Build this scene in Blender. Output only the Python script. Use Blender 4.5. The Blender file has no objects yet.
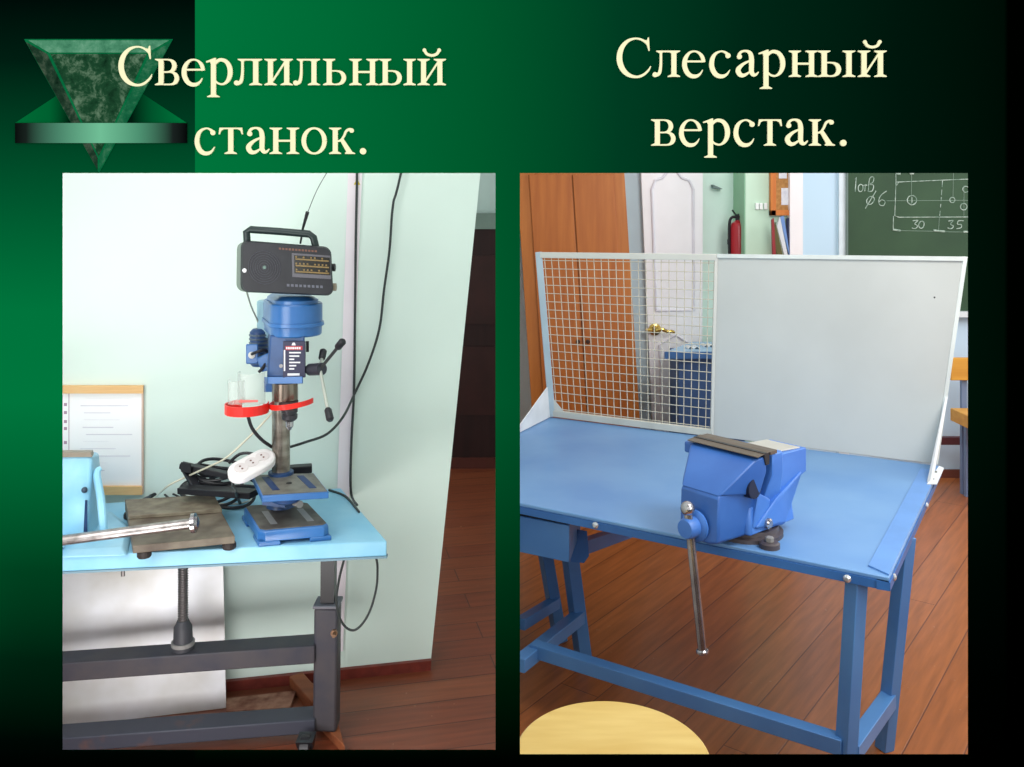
import bpy, bmesh, math, random
from mathutils import Vector, Matrix
random.seed(4)
PI = math.pi
S = bpy.context.scene
COL = S.collection
F, H, YH, CX = 900.0, 1.7, 210.0, 512.0
DB = 1.6                                   # distance of the green display wall

def P(px, py, d):                           # image point at depth d -> place
    return Vector(((px-CX)/F*d, d, H-(py-YH)/F*d))
def PZ(px, py, z):                          # image point on a level plane z -> place
    return P(px, py, (H-z)*F/(py-YH))

# ------------------------------------------------------------------ materials
def lin(c):
    return tuple(((v/255)/12.92 if v/255 <= .04045 else ((v/255+.055)/1.055)**2.4) for v in c)+(1,)
MATS = {}
def mat(name, rgb, rough=.6, metal=0, var=.12, scale=8, bump=0, rgb2=None, spec=.4, stretch=(1,1,1), detail=4, ramp=(.35,.65)):
    if name in MATS: return MATS[name]
    m = bpy.data.materials.new(name); m.use_nodes = True
    nt = m.node_tree; N = nt.nodes; L = nt.links
    b = N['Principled BSDF']
    b.inputs['Roughness'].default_value = rough; b.inputs['Metallic'].default_value = metal
    b.inputs['Specular IOR Level'].default_value = spec
    c1 = lin(rgb)
    c2 = lin(rgb2) if rgb2 else tuple(v*(1-var) for v in c1[:3])+(1,)
    tc = N.new('ShaderNodeTexCoord'); mp = N.new('ShaderNodeMapping'); mp.inputs['Scale'].default_value = stretch
    no = N.new('ShaderNodeTexNoise'); no.inputs['Scale'].default_value = scale; no.inputs['Detail'].default_value = detail
    r = N.new('ShaderNodeValToRGB')
    r.color_ramp.elements[0].position = ramp[0]; r.color_ramp.elements[1].position = ramp[1]
    r.color_ramp.elements[0].color = c2; r.color_ramp.elements[1].color = c1
    L.new(tc.outputs['Object'], mp.inputs[0]); L.new(mp.outputs[0], no.inputs['Vector'])
    L.new(no.outputs['Fac'], r.inputs[0]); L.new(r.outputs[0], b.inputs['Base Color'])
    if bump:
        bp = N.new('ShaderNodeBump'); bp.inputs['Strength'].default_value = bump; bp.inputs['Distance'].default_value = .003
        L.new(no.outputs['Fac'], bp.inputs['Height']); L.new(bp.outputs[0], b.inputs['Normal'])
    MATS[name] = m
    return m

def ramp_node(N, stops):
    r = N.new('ShaderNodeValToRGB'); e = r.color_ramp.elements
    e[0].position, e[0].color = stops[0][0], stops[0][1]
    e[1].position, e[1].color = stops[-1][0], stops[-1][1]
    for p, c in stops[1:-1]:
        n = e.new(p); n.color = c
    return r
def g(v): return lin(v)

def diffuse_from(m, out):
    """plain matt paint: keeps the design's own colours"""
    nt = m.node_tree; N = nt.nodes
    b = N['Principled BSDF']; b.inputs['Roughness'].default_value = 1; b.inputs['Specular IOR Level'].default_value = 0
    nt.links.new(out, b.inputs['Base Color'])

def board_material():
    m = bpy.data.materials.new('green_display_paint'); m.use_nodes = True
    nt = m.node_tree; N = nt.nodes; L = nt.links
    tc = N.new('ShaderNodeTexCoord'); sp = N.new('ShaderNodeSeparateXYZ'); L.new(tc.outputs['Object'], sp.inputs[0])
    def mr(sock, a, b_):
        r = N.new('ShaderNodeMapRange'); r.inputs['From Min'].default_value = a; r.inputs['From Max'].default_value = b_
        L.new(sock, r.inputs['Value']); return r.outputs['Result']
    x = mr(sp.outputs['X'], P(0,0,DB).x, P(1024,0,DB).x)
    y = mr(sp.outputs['Z'], P(0,0,DB).z, P(0,767,DB).z)
    K = 1024.; W = 767.
    h = ramp_node(N, [(190/K, g((0,117,60))), (330/K, g((0,106,54))), (480/K, g((0,88,44))), (620/K, g((0,60,34))),
                      (750/K, g((0,38,22))), (900/K, g((0,22,12))), (1004/K, g((0,12,5))), (1006/K, g((0,1,0)))])
    L.new(x, h.inputs[0])
    v = ramp_node(N, [(0, (1,1,1,1)), (400/W, (1,1,1,1)), (480/W, (.72,.72,.72,1)), (580/W, (.33,.33,.33,1)), (680/W, (.09,.09,.09,1)), (750/W, (.015,.015,.015,1)), (1, (0,0,0,1))])
    L.new(y, v.inputs[0])
    mx = N.new('ShaderNodeMixRGB'); mx.blend_type = 'MULTIPLY'; mx.inputs[0].default_value = 1
    L.new(h.outputs[0], mx.inputs[1]); L.new(v.outputs[0], mx.inputs[2])
    le = ramp_node(N, [(0, g((0,12,8))), (60/W, g((0,30,18))), (130/W, g((0,62,34))), (200/W, g((0,86,46))), (310/W, g((0,116,60))), (400/W, g((0,118,61))),
                       (480/W, g((0,98,50))), (570/W, g((0,62,30))), (660/W, g((0,30,14))), (740/W, g((0,6,3))), (1, g((0,1,0)))])
    L.new(y, le.inputs[0])
    gt = N.new('ShaderNodeMath'); gt.operation = 'GREATER_THAN'; gt.inputs[1].default_value = 195/K
    L.new(x, gt.inputs[0])
    fin = N.new('ShaderNodeMixRGB'); L.new(gt.outputs[0], fin.inputs[0]); L.new(le.outputs[0], fin.inputs[1]); L.new(mx.outputs[0], fin.inputs[2])
    diffuse_from(m, fin.outputs[0])
    return m

def grad_x(name, x0, x1, stops, d=DB):
    m = bpy.data.materials.new(name); m.use_nodes = True
    nt = m.node_tree; N = nt.nodes; L = nt.links
    tc = N.new('ShaderNodeTexCoord'); sp = N.new('ShaderNodeSeparateXYZ'); L.new(tc.outputs['Object'], sp.inputs[0])
    r = N.new('ShaderNodeMapRange'); r.inputs['From Min'].default_value = P(x0,0,d).x-EMB.x; r.inputs['From Max'].default_value = P(x1,0,d).x-EMB.x
    L.new(sp.outputs['X'], r.inputs['Value'])
    rr = ramp_node(N, stops); L.new(r.outputs[0], rr.inputs[0])
    diffuse_from(m, rr.outputs[0]); return m

def marble(name, a, b_, c):
    m = bpy.data.materials.new(name); m.use_nodes = True
    nt = m.node_tree; N = nt.nodes; L = nt.links
    tc = N.new('ShaderNodeTexCoord')
    n = N.new('ShaderNodeTexNoise'); n.inputs['Scale'].default_value = 34; n.inputs['Detail'].default_value = 9; n.inputs['Roughness'].default_value = .72; n.inputs['Distortion'].default_value = .3
    L.new(tc.outputs['Object'], n.inputs['Vector'])
    r = ramp_node(N, [(.3, g(a)), (.5, g(b_)), (.7, g(c))]); L.new(n.outputs['Fac'], r.inputs[0])
    diffuse_from(m, r.outputs[0]); return m

def planks(name, ang, w, length, c1, c2, mortar, rough):
    m = bpy.data.materials.new(name); m.use_nodes = True
    nt = m.node_tree; N = nt.nodes; L = nt.links; b = N['Principled BSDF']
    tc = N.new('ShaderNodeTexCoord'); mp = N.new('ShaderNodeMapping'); mp.inputs['Rotation'].default_value = (0,0,-ang)
    L.new(tc.outputs['Object'], mp.inputs[0])
    br = N.new('ShaderNodeTexBrick'); br.inputs['Scale'].default_value = 1; br.inputs['Brick Width'].default_value = length; br.inputs['Row Height'].default_value = w
    br.inputs['Mortar Size'].default_value = .0028; br.inputs['Mortar Smooth'].default_value = .3; br.inputs['Bias'].default_value = 0
    br.inputs['Color1'].default_value = g(c1); br.inputs['Color2'].default_value = g(c2); br.inputs['Mortar'].default_value = g(mortar)
    L.new(mp.outputs[0], br.inputs['Vector'])
    mp2 = N.new('ShaderNodeMapping'); mp2.inputs['Scale'].default_value = (1.2, 14, 1); L.new(mp.outputs[0], mp2.inputs[0])
    n = N.new('ShaderNodeTexNoise'); n.inputs['Scale'].default_value = 3; n.inputs['Detail'].default_value = 6; L.new(mp2.outputs[0], n.inputs['Vector'])
    r = ramp_node(N, [(.3, (.72,.72,.72,1)), (.7, (1.1,1.1,1.1,1))]); L.new(n.outputs['Fac'], r.inputs[0])
    mx = N.new('ShaderNodeMixRGB'); mx.blend_type = 'MULTIPLY'; mx.inputs[0].default_value = 1
    L.new(br.outputs['Color'], mx.inputs[1]); L.new(r.outputs[0], mx.inputs[2])
    # pale scuffs and dust specks
    n2 = N.new('ShaderNodeTexNoise'); n2.inputs['Scale'].default_value = 38; n2.inputs['Detail'].default_value = 3; L.new(mp.outputs[0], n2.inputs['Vector'])
    r2 = ramp_node(N, [(.70, (0,0,0,1)), (.78, (.55,.55,.55,1))]); L.new(n2.outputs['Fac'], r2.inputs[0])
    m3 = N.new('ShaderNodeMixRGB'); L.new(r2.outputs[0], m3.inputs[0]); L.new(mx.outputs[0], m3.inputs[1]); m3.inputs[2].default_value = g((190,150,120))
    L.new(m3.outputs[0], b.inputs['Base Color'])
    b.inputs['Roughness'].default_value = rough; b.inputs['Specular IOR Level'].default_value = .5
    bp = N.new('ShaderNodeBump'); bp.inputs['Strength'].default_value = .4; bp.inputs['Distance'].default_value = .003; bp.invert = True
    L.new(br.outputs['Fac'], bp.inputs['Height']); L.new(bp.outputs[0], b.inputs['Normal'])
    return m

def wood(name, a, b_, stretch=(14,14,1), rough=.5, scale=2.2):
    return mat(name, a, rough, rgb2=b_, scale=scale, stretch=stretch, detail=6, ramp=(.25,.75))

def clear(name, tint=(235,240,240), alpha=.38):
    m = bpy.data.materials.new(name); m.use_nodes = True
    b = m.node_tree.nodes['Principled BSDF']; b.inputs['Base Color'].default_value = g(tint)
    b.inputs['Alpha'].default_value = alpha; b.inputs['Roughness'].default_value = .15
    return m

# ------------------------------------------------------------------ mesh builder
class MB:
    def __init__(s): s.bm = bmesh.new()
    def face(s, pts):
        vs = [s.bm.verts.new(p) for p in pts]
        try: s.bm.faces.new(vs)
        except ValueError: pass
        return s
    def loft(s, rings, cap=True, closed=False):
        R = [[s.bm.verts.new(p) for p in r] for r in rings]; n = len(R[0])
        seq = list(zip(R, R[1:])) + ([(R[-1], R[0])] if closed else [])
        for a, b in seq:
            for i in range(n):
                j = (i+1) % n
                try: s.bm.faces.new((a[i], a[j], b[j], b[i]))
                except ValueError: pass
        if cap and not closed:
            try: s.bm.faces.new(R[0][::-1]); s.bm.faces.new(R[-1])
            except ValueError: pass
        return s
    def prism(s, poly, vec):                # poly: 3-D points, swept by vec
        vec = Vector(vec); a = [Vector(p) for p in poly]
        return s.loft([a, [p+vec for p in a]])
    def slab(s, xy, z0, z1):
        return s.prism([(p[0], p[1], z0) for p in xy], (0,0,z1-z0))
    def box(s, x0, x1, y0, y1, z0, z1):
        return s.slab([(x0,y0),(x1,y0),(x1,y1),(x0,y1)], z0, z1)
    def bar(s, a, b, w, h, up=(0,0,1)):     # rectangular bar between two points
        a = Vector(a); b = Vector(b); d = (b-a).normalized(); up = Vector(up)
        if abs(d.dot(up)) > .95: up = Vector((.0,1,0))
        r = d.cross(up).normalized(); u = r.cross(d)
        q = [r*w/2*i+u*h/2*j for i, j in ((-1,-1),(1,-1),(1,1),(-1,1))]
        return s.loft([[a+k for k in q], [b+k for k in q]])
    def hull(s, pts):
        t = bmesh.new(); vs = [t.verts.new(p) for p in pts]
        bmesh.ops.convex_hull(t, input=vs)
        for v in [v for v in t.verts if not v.link_faces]: t.verts.remove(v)
        mp = {v: s.bm.verts.new(v.co) for v in t.verts}
        for f in t.faces: s.bm.faces.new([mp[v] for v in f.verts])
        t.free(); return s
    def tube(s, pts, r, n=8, cap=True, sm=0):
        pts = [Vector(p) for p in pts]
        if sm:
            if isinstance(r, (list, tuple)):
                r = [r[min(i//sm, len(r)-1)]*(1-(i%sm)/sm)+r[min(i//sm+1, len(r)-1)]*(i%sm)/sm for i in range((len(pts)-1)*sm+1)]
            pts = smooth(pts, sm)
        rings = []; prev = None
        for i, p in enumerate(pts):
            d = (pts[min(i+1, len(pts)-1)]-pts[max(i-1, 0)]).normalized()
            if prev is None:
                up = Vector((0,0,1)) if abs(d.z) < .9 else Vector((0,1,0))
                u = d.cross(up).normalized()
            else:
                u = (prev-d*prev.dot(d)).normalized()
            v = d.cross(u); prev = u
            rr = r[i] if isinstance(r, (list, tuple)) else r
            rings.append([p+(u*math.cos(2*PI*k/n)+v*math.sin(2*PI*k/n))*rr for k in range(n)])
        return s.loft(rings, cap)
    def lathe(s, base, axis, prof, n=28):   # prof: (distance along axis, radius)
        base = Vector(base); d = Vector(axis).normalized()
        up = Vector((0,0,1)) if abs(d.z) < .9 else Vector((1,0,0))
        u = d.cross(up).normalized(); v = d.cross(u)
        return s.loft([[base+d*h+(u*math.cos(2*PI*k/n)+v*math.sin(2*PI*k/n))*max(r, .0002) for k in range(n)] for h, r in prof])
    def ball(s, c, r, n=14):
        return s.lathe(Vector(c)-Vector((0,0,r)), (0,0,1), [(r-r*math.cos(PI*k/8), r*math.sin(PI*k/8)) for k in range(9)], n)
    def build(s, name, m, parent=None, bevel=0, seg=2, smooth_ang=None, recalc=True):
        bm = s.bm
        if recalc: bmesh.ops.recalc_face_normals(bm, faces=bm.faces[:])
        off = ORG.get(parent.name, Vector()) if parent else Vector()
        org = off
        if not parent:                       # origin at the mesh's foot
            if ORIG0: org = Vector()
            else:
                xs = [v.co for v in bm.verts]
                org = Vector(((min(v.x for v in xs)+max(v.x for v in xs))/2, (min(v.y for v in xs)+max(v.y for v in xs))/2, min(v.z for v in xs)))
        bmesh.ops.translate(bm, verts=bm.verts[:], vec=-org)
        me = bpy.data.meshes.new(name); bm.to_mesh(me); bm.free()
        me.materials.append(m)
        o = bpy.data.objects.new(name, me); COL.objects.link(o)
        if parent: o.parent = parent
        else: o.location = org
        ORG[o.name] = org
        if bevel:
            mo = o.modifiers.new('bevel', 'BEVEL'); mo.width = bevel; mo.segments = seg; mo.limit_method = 'ANGLE'; mo.angle_limit = .6
        if smooth_ang is not None or bevel:
            a = smooth_ang or .7
            for p in me.polygons: p.use_smooth = True
            me.set_sharp_from_angle(angle=a)
        return o
ORG = {}; ORIG0 = False
def smooth(pts, k):                          # Catmull-Rom
    out = []; n = len(pts)
    for i in range(n-1):
        p0, p1, p2, p3 = pts[max(i-1,0)], pts[i], pts[i+1], pts[min(i+2,n-1)]
        for t in range(k):
            t = t/k
            out.append(.5*((2*p1)+(p2-p0)*t+(2*p0-5*p1+4*p2-p3)*t*t+(3*p1-p0-3*p2+p3)*t**3))
    out.append(pts[-1]); return out

def thing(name, label, cat, loc, group=None):
    o = bpy.data.objects.new(name, None); COL.objects.link(o); o.location = loc; ORG[o.name] = Vector(loc)
    o.empty_display_size = .05
    tag(o, label, cat, group); return o
def tag(o, label, cat, group=None):
    o['label'] = label; o['category'] = cat
    if group: o['group'] = group
    return o
def struct(name, mb, m, parent=None, **k):
    o = mb.build(name, m, parent, **k)
    if not parent: o['kind'] = 'structure'
    return o

# ================================================================== DISPLAY WALL
board = board_material()
o0 = P(0,0,DB)
ORIG0 = True
mb = MB()
L1, R1, T1, B1 = 61.5, 495.5, 173, 751
L2, R2, T2, B2 = 520, 969, 173, 755.5
d = DB
XL, XR, ZT, ZB = -3.4, 3.6, 2.75, 0.0
def bp_(x0, x1, y0, y1):                    # rectangles of wall in image units
    a = P(x0, y0, d); b = P(x1, y1, d); th = .004
    mb.box(a.x, b.x, d, d+th, b.z, a.z)
xl = XL/d*F+CX; xr = XR/d*F+CX; yt = YH+(H-ZT)/d*F; yb = YH+(H-ZB)/d*F
bp_(xl, L1, yt, yb); bp_(L1, R1, yt, T1); bp_(L1, R1, B1, yb)
bp_(R1, L2, yt, yb); bp_(L2, R2, yt, T2); bp_(L2, R2, B2, yb); bp_(R2, xr, yt, yb)
struct('wall_front', mb, board, recalc=True)
ORIG0 = False
# partition between the two rooms, ending on the strip between the openings
struct('wall_partition', MB().box(-.022, -.008, DB+.004, 6.1, 0, 2.75), mat('partition_paint', (214,226,222)))

# ---- lettering ------------------------------------------------------------
cream = bpy.data.materials.new('cream_lettering'); cream.use_nodes = True
rgbn = cream.node_tree.nodes.new('ShaderNodeRGB'); rgbn.outputs[0].default_value = g((255,252,206))
diffuse_from(cream, rgbn.outputs[0])
XH = 26.3
def srf(x0, x1, y, s0, s1, up=1):
    return [(x0,y),(x1,y),(x1,y+up*.9),(s1,y+up*2.6),(s0,y+up*2.6),(x0,y+up*.9)]
def stem(x, w=5.0, y0=0, y1=XH, top=True, bot=True, ol=3.6, orr=3.6):
    out = [[(x,y0),(x+w,y0),(x+w,y1),(x,y1)]]
    if bot: out.append(srf(x-ol, x+w+orr, y0, x, x+w, 1))
    if top: out.append(srf(x-ol, x+w+orr, y1, x, x+w, -1))
    return out
def rect(x0,y0,x1,y1): return [[(x0,y0),(x1,y0),(x1,y1),(x0,y1)]]
def dot(x,y,r): return [[(x+r*math.cos(2*PI*k/18), y+r*math.sin(2*PI*k/18)) for k in range(18)]]
def stroke(pts, k=7):                        # (x, y, half width)
    p = smooth([Vector(q) for q in pts], k); out = []; e = []
    for i, q in enumerate(p):
        a = p[max(i-1,0)]; b = p[min(i+1,len(p)-1)]
        t = Vector((b.x-a.x, b.y-a.y)).normalized(); n = Vector((-t.y, t.x))
        e.append(((q.x+n.x*q.z, q.y+n.y*q.z), (q.x-n.x*q.z, q.y-n.y*q.z)))
    for a, b in zip(e, e[1:]): out.append([a[0], a[1], b[1], b[0]])
    return out
def arc(cx, cy, rx, ry, a):                  # a: list of (angle, half width)
    return stroke([(cx+rx*math.cos(math.radians(t)), cy+ry*math.sin(math.radians(t)), w*.88) for t, w in a], 4)
def bowl(x, y0, y1, xr_):                    # closed bowl to the right of a stem
    cy = (y0+y1)/2; ry = (y1-y0)/2; cxx = xr_-ry*1.15-1; 
    out = rect(x, y0, cxx+.3, y0+1.5)+rect(x, y1-1.4, cxx+.3, y1)
    out += arc(cxx, cy, xr_-cxx-2.4, ry-.8, [(-92,.8),(-65,1.3),(-35,2.2),(0,2.5),(35,2.2),(65,1.3),(92,.75)])
    return out
def gl(c):
    if c == 'н': return stem(3.7)+stem(20.7)+rect(8,12.2,21,14.2)
    if c in 'ий':
        o = stem(3.6)+stem(20.0)+stroke([(8.2,4.2,.9),(14.3,13.4,.9),(20.4,22.6,.9)],1)
        if c == 'й': o += stroke([(7,35.2,1.5),(9.4,31.3,1.4),(14.4,29.8,1.3),(19.4,31.3,1.4),(21.8,35.2,1.5)])+dot(7,35,1.9)+dot(21.8,35,1.9)
        return o
    if c == 'л':
        return stem(18.9, ol=3.6)+rect(6,24.7,20,XH)+[srf(3.9,11,XH,7.2,9.8,-1)]+stroke([(8.4,25,1.2),(8.5,17,1.2),(8.1,9,1.4),(6.7,3.6,1.7),(3.2,1.6,1.8)])+dot(2.6,2.3,2.5)
    if c == 'ь': return stem(3.5, orr=3.4)+bowl(7,0,15,23)
    if c == 'ы': return stem(3.5, orr=3.4)+bowl(7,0,15,22.6)+stem(27.6)
    if c == 'в': return stem(3.3, orr=0)+bowl(7,12.4,XH,21.6)+bowl(7,0,13.9,24)
    if c == 'е': return arc(11.3,13,9.6,12.6,[(8,1.9),(35,2.0),(62,1.3),(90,.9),(120,1.5),(155,2.4),(190,2.7),(225,2.6),(255,2.3),(285,1.9),(310,1.1),(332,.4)])+rect(3,14.6,21.5,16.4)
    if c == 'с': return arc(11.6,13,9.6,12.6,[(48,1.8),(68,1.2),(92,.9),(125,1.6),(155,2.4),(190,2.7),(225,2.7),(255,2.4),(285,1.9),(310,1.1),(332,.4)])+dot(18.3,21.3,2.6)
    if c == 'о': return arc(12.7,13.1,10.4,12.6,[(t, 1.0+1.55*abs(math.cos(math.radians(t)))**1.3) for t in range(0,361,20)])
    if c == 'р':
        return rect(5,-11.8,10,24.5)+[srf(1.2,13.6,-12,5,10,1)]+[[(0,22.6),(.2,24),(8.6,27.2),(10,27.2),(10,20),(5,21),(4.2,23.3)]]+arc(15.6,13.2,8.9,12.3,[(158,.7),(128,1.6),(98,1.8),(60,2.2),(25,2.7),(-10,2.7),(-45,2.0),(-80,1.1),(-115,1.1),(-140,.9)])
    if c == 'а':
        return dot(4.4,20.2,2.5)+stroke([(3.6,20.6,1.6),(5.6,24.6,1.3),(10.4,26,1.0),(15,24,1.9),(16.6,18.5,2.4),(16.6,10,2.4),(16.7,5,2.3),(18.6,2.2,1.9),(21.2,2.4,1.2),(23.8,5.0,.5)])+stroke([(15,16.2,.9),(8,12.6,1.5),(3.2,7.2,2.4),(5.2,2.4,2.3),(9.6,1.8,1.6),(15.5,5.6,.7)])
    if c == 'т':
        return stem(9.6, top=False)+rect(1,24.8,23.2,XH)+[[(.9,XH),(0,19.6),(1.1,19.6),(2.6,23.4),(5.5,24.9),(5.5,XH)],[(23.4,XH),(24.3,19.6),(23.2,19.6),(21.7,23.4),(18.8,24.9),(18.8,XH)]]
    if c == 'к':
        return stem(3.4, orr=3.3)+stroke([(8.2,12.8,.9),(11.5,13.8,1.0),(14.6,17.8,1.1),(16.8,22.6,1.2),(20,24.6,1.3),(22.6,24,1.6)])+dot(22.4,23.4,2.3)+[[(10.8,13.4),(14,15.4),(23,2.2),(25.9,.9),(25.9,0),(16.2,0),(15.6,.9),(17,2.2)]]
    if c == '.': return dot(3.25,2.7,3.2)
    if c == 'С':
        return arc(19.2,19.2,16.2,19.2,[(40,1.0),(52,1.2),(70,1.1),(92,1.0),(120,1.8),(150,2.7),(180,3.1),(210,3.0),(240,2.3),(270,1.4),(295,1.4),(318,1.1),(334,.5)])+[[(30.9,39.4),(32.0,39.4),(32.7,26.2),(31.5,26.2),(30.2,31.2),(27.6,35.4),(28.2,36.9),(29.9,36.4)]]
def word(text, xs, base, label, k=1.0):
    DL = DB-.0036
    t = thing('word_lettering', label, 'lettering', P(xs[0][0], base, DL))
    for ch, (x0, x1) in zip(text, xs):
        W0 = {'н':29.4,'и':28.6,'й':28.6,'л':27.5,'ь':23,'ы':36.2,'в':24,'е':21.8,'с':21.4,'о':25.4,'р':27.1,'а':23.9,'т':24.3,'к':25.9,'.':6.5,'С':33.3}[ch]
        sx = (x1-x0)/W0
        m_ = MB(); s_ = DL/F
        for i_, poly in enumerate(gl(ch)):      # every stroke a hair deeper than the last, no two faces coincide
            pp = [P(x0+q[0]*sx, base-q[1], DL)+Vector((0, i_*.000012, 0)) for q in poly]
            m_.prism(pp, (0, .0036, 0))
        m_.build('full_stop' if ch == '.' else 'letter', cream, t)
word('Сверлильный', [(117.9,151.3),(155.2,179),(182.1,204.1),(205.9,232.6),(233.7,261.8),(264.3,292.6),(292.9,319.8),(323.1,346.2),(349.2,378.6),(379.1,415.7),(417.4,445.9)], 85.1,
     'cream serif word Сверлильный on the green wall beside the marble triangle')
word('станок.', [(194.8,215.6),(218.5,242.8),(245.1,269.2),(269.4,299),(301.3,326.7),(329.3,355),(359.7,366.2)], 153.9,
     'cream serif word станок. on the green wall above the drill press')
word('Слесарный', [(616.4,650.4),(652.5,680.1),(682.9,704.9),(709.7,731.3),(735.2,758.9),(758.7,785.6),(789,817.8),(818.2,855.5),(858.1,886.8)], 76.8,
     'cream serif word Слесарный at the top right of the green wall')
word('верстак.', [(651.6,675.9),(679.8,701.4),(703.2,730.3),(734,755.4),(758.2,782.1),(784.6,808),(809.4,835.2),(840.2,846.7)], 145.6,
     'cream serif word верстак. on the dark green wall above the chalkboard room')

# ---- marble triangle emblem --------------------------------------------------
EMB = P(101, 172, DB)
em = thing('wall_emblem', 'green marble inverted triangle ornament with a metallic bar across, top left of wall', 'ornament', EMB)
def plate(name, pts, dd, m, th=.0009, parent=None):
    return MB().prism([P(x, y, dd) for x, y in pts], (0, th, 0)).build(name, m, parent or em)
gfold = grad_x('fold_green', 15, 187, [(0,g((0,108,54))),(.2,g((0,96,48))),(.32,g((0,26,14))),(.5,g((0,10,6))),(.68,g((0,26,14))),(.8,g((0,84,44))),(1,g((0,118,60)))])
plate('rear_triangle', [(15,123),(62,92),(101,60),(140,92),(187,123)], DB-.0006, gfold)
mdark = marble('dark_marble', (8,34,20), (30,72,46), (120,150,122))
mmid = marble('mid_marble', (8,72,44), (24,100,64), (80,132,100))
mtop = marble('pale_marble', (48,110,80), (78,142,108), (120,172,142))
mleft = marble('shaded_marble', (8,28,18), (32,58,42), (86,100,82))
edge = marble('green_edge', (0,92,52), (10,106,62), (20,120,70))
ft = plate('front_triangle', [(24,39),(173,39),(99,173)], DB-.0012, edge, .0006)
plate('bevel_face', [(28,40.3),(169,40.3),(148,52.5),(49,52.5)], DB-.0016, mtop, .0004, ft)
plate('bevel_face', [(26,42),(47,54),(97.5,158),(97.5,170)], DB-.0016, mleft, .0004, ft)
plate('bevel_face', [(171,42),(150,54),(99.5,158),(99.5,170)], DB-.0016, mmid, .0004, ft)
plate('marble_face', [(50.5,54),(146.5,54),(98.5,156)], DB-.0018, mdark, .0006, ft)
plate('cross_bar', [(15,123),(187,123),(187,143),(15,143)], DB-.0024, grad_x('bar_metal', 15, 187, [(0,g((8,10,10))),(.07,g((24,34,30))),(.25,g((72,130,104))),(.5,g((112,190,150))),(.72,g((78,146,114))),(.92,g((26,34,32))),(1,g((6,8,8)))]), .001)

# ================================================================== ROOM 1 (drill press)
mint = mat('mint_wall_paint', (224,240,231), .75, var=.05, scale=1.5)
floor1 = planks('brown_painted_boards', math.radians(13), .14, 2.4, (136,72,44), (122,60,38), (82,38,24), .38)
struct('floor', MB().face([(-2.8,DB+.004,0),(-.022,DB+.004,0),(-.022,6.1,0),(-2.8,6.1,0)]), floor1)
wa = Vector((-1.017,3.19,0)); wb = Vector((-.304,3.34,0)); wd = (wb-wa).normalized(); wn = Vector((-wd.y, wd.x, 0))
def wl(t, z=0, off=0): return wa+wd*t+Vector((0,0,z))-wn*off        # along the wall, off = towards the viewer
tR = (wb-wa).length
topR = P(480, 173, 3.34); tT = tR+(topR.x-wb.x)/wd.x                # the free end leans out a little, as in the photo
k_ = (tT-tR)/topR.z
mb = MB().prism([wl(-1.9), wl(tR), wl(tR+k_*2.7, 2.7), wl(-1.9, 2.7)], wn*.16)
struct('wall_left', mb, mint)
struct('baseboard_left', MB().prism([wl(-1.9,0,.0), wl(tR,0,.0), wl(tR+.002,.036,.0), wl(-1.9,.036,.0)], -wn*.018), mat('maroon_skirting', (122,48,38), .45, var=.3, scale=30))
# light pilaster strip
def wx(px, y, off=0):                        # point on wall under image column px at image height y
    r = Vector(((px-CX)/F, 1, 0)); # intersect ray with wall line
    base = wa-wn*off; t = base.dot(wn)/r.dot(wn); return Vector((r.x*t, t, H-(y-YH)/F*t))
tq = [wx(348,173,.0), wx(362,173,.0), wx(349,497,.0), wx(337,497,.0)]
def ext(a, b, z):                            # extend a-b line to height z
    t = (z-a.z)/(b.z-a.z); return a+(b-a)*t
p0, p1 = tq[0], tq[1]
strip = [ext(tq[0],tq[3],2.6), ext(tq[1],tq[2],2.6), ext(tq[1],tq[2],.1), ext(tq[0],tq[3],.1)]
struct('trim_1', MB().prism(strip, -wn*.012), mat('pinkish_white_trim', (243,232,238), .5, var=.03))
# yellow warning sticker
c = wx(357,182,.0125)
ms = MB().prism([c+wd*-.012+Vector((0,0,-.01)), c+wd*.012+Vector((0,0,-.01)), c+Vector((0,0,.012))], -wn*.001)
st = ms.build('warning_sticker', mat('sticker_yellow', (228,206,40), .5)); tag(st, 'small yellow triangular hazard sticker high on the white wall strip', 'sticker')
MB().prism([c+wd*-.002+Vector((0,0,-.006))-wn*.0013, c+wd*.002+Vector((0,0,-.002))-wn*.0013, c+wd*.001+Vector((0,0,.007))-wn*.0013, c+wd*-.002+Vector((0,0,.001))-wn*.0013], -wn*.0006).build('bolt_mark', mat('sticker_black', (60,50,20)), st)
# passage beyond
D2 = 5.93
struct('wall_passage', MB().box(-1.6, -.022, D2+.03, D2+.15, 0, 2.7), mat('passage_wall', (196,218,212), .8, var=.04))
a = P(440,226,D2); b = P(500,468,D2)
dd_ = MB().box(P(436,0,D2).x, -.03, D2, D2+.03, .03, a.z)
dr = struct('door_1', dd_, wood('dark_maroon_leaf', (52,24,24), (34,14,15), rough=.55))
dr['label'] = 'dark maroon door leaf at the end of the passage'; 
MB().box(P(436,0,D2).x, -.03, D2-.012, D2, a.z-.02, a.z+.085).build('door_lintel', mat('lintel_grey_green', (128,150,140), .6), dr)
MB().box(P(436,0,D2).x, -.03, D2-.014, D2, 0.0, .07).build('threshold', mat('threshold_brown', (92,44,36), .6), dr)
for q in (.35, .95):
    MB().box(P(446,0,D2).x, -.08, D2-.008, D2, q, q+.45).build('door_panel', mat('dark_maroon_panel', (60,28,27), .45, var=.3), dr)

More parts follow.
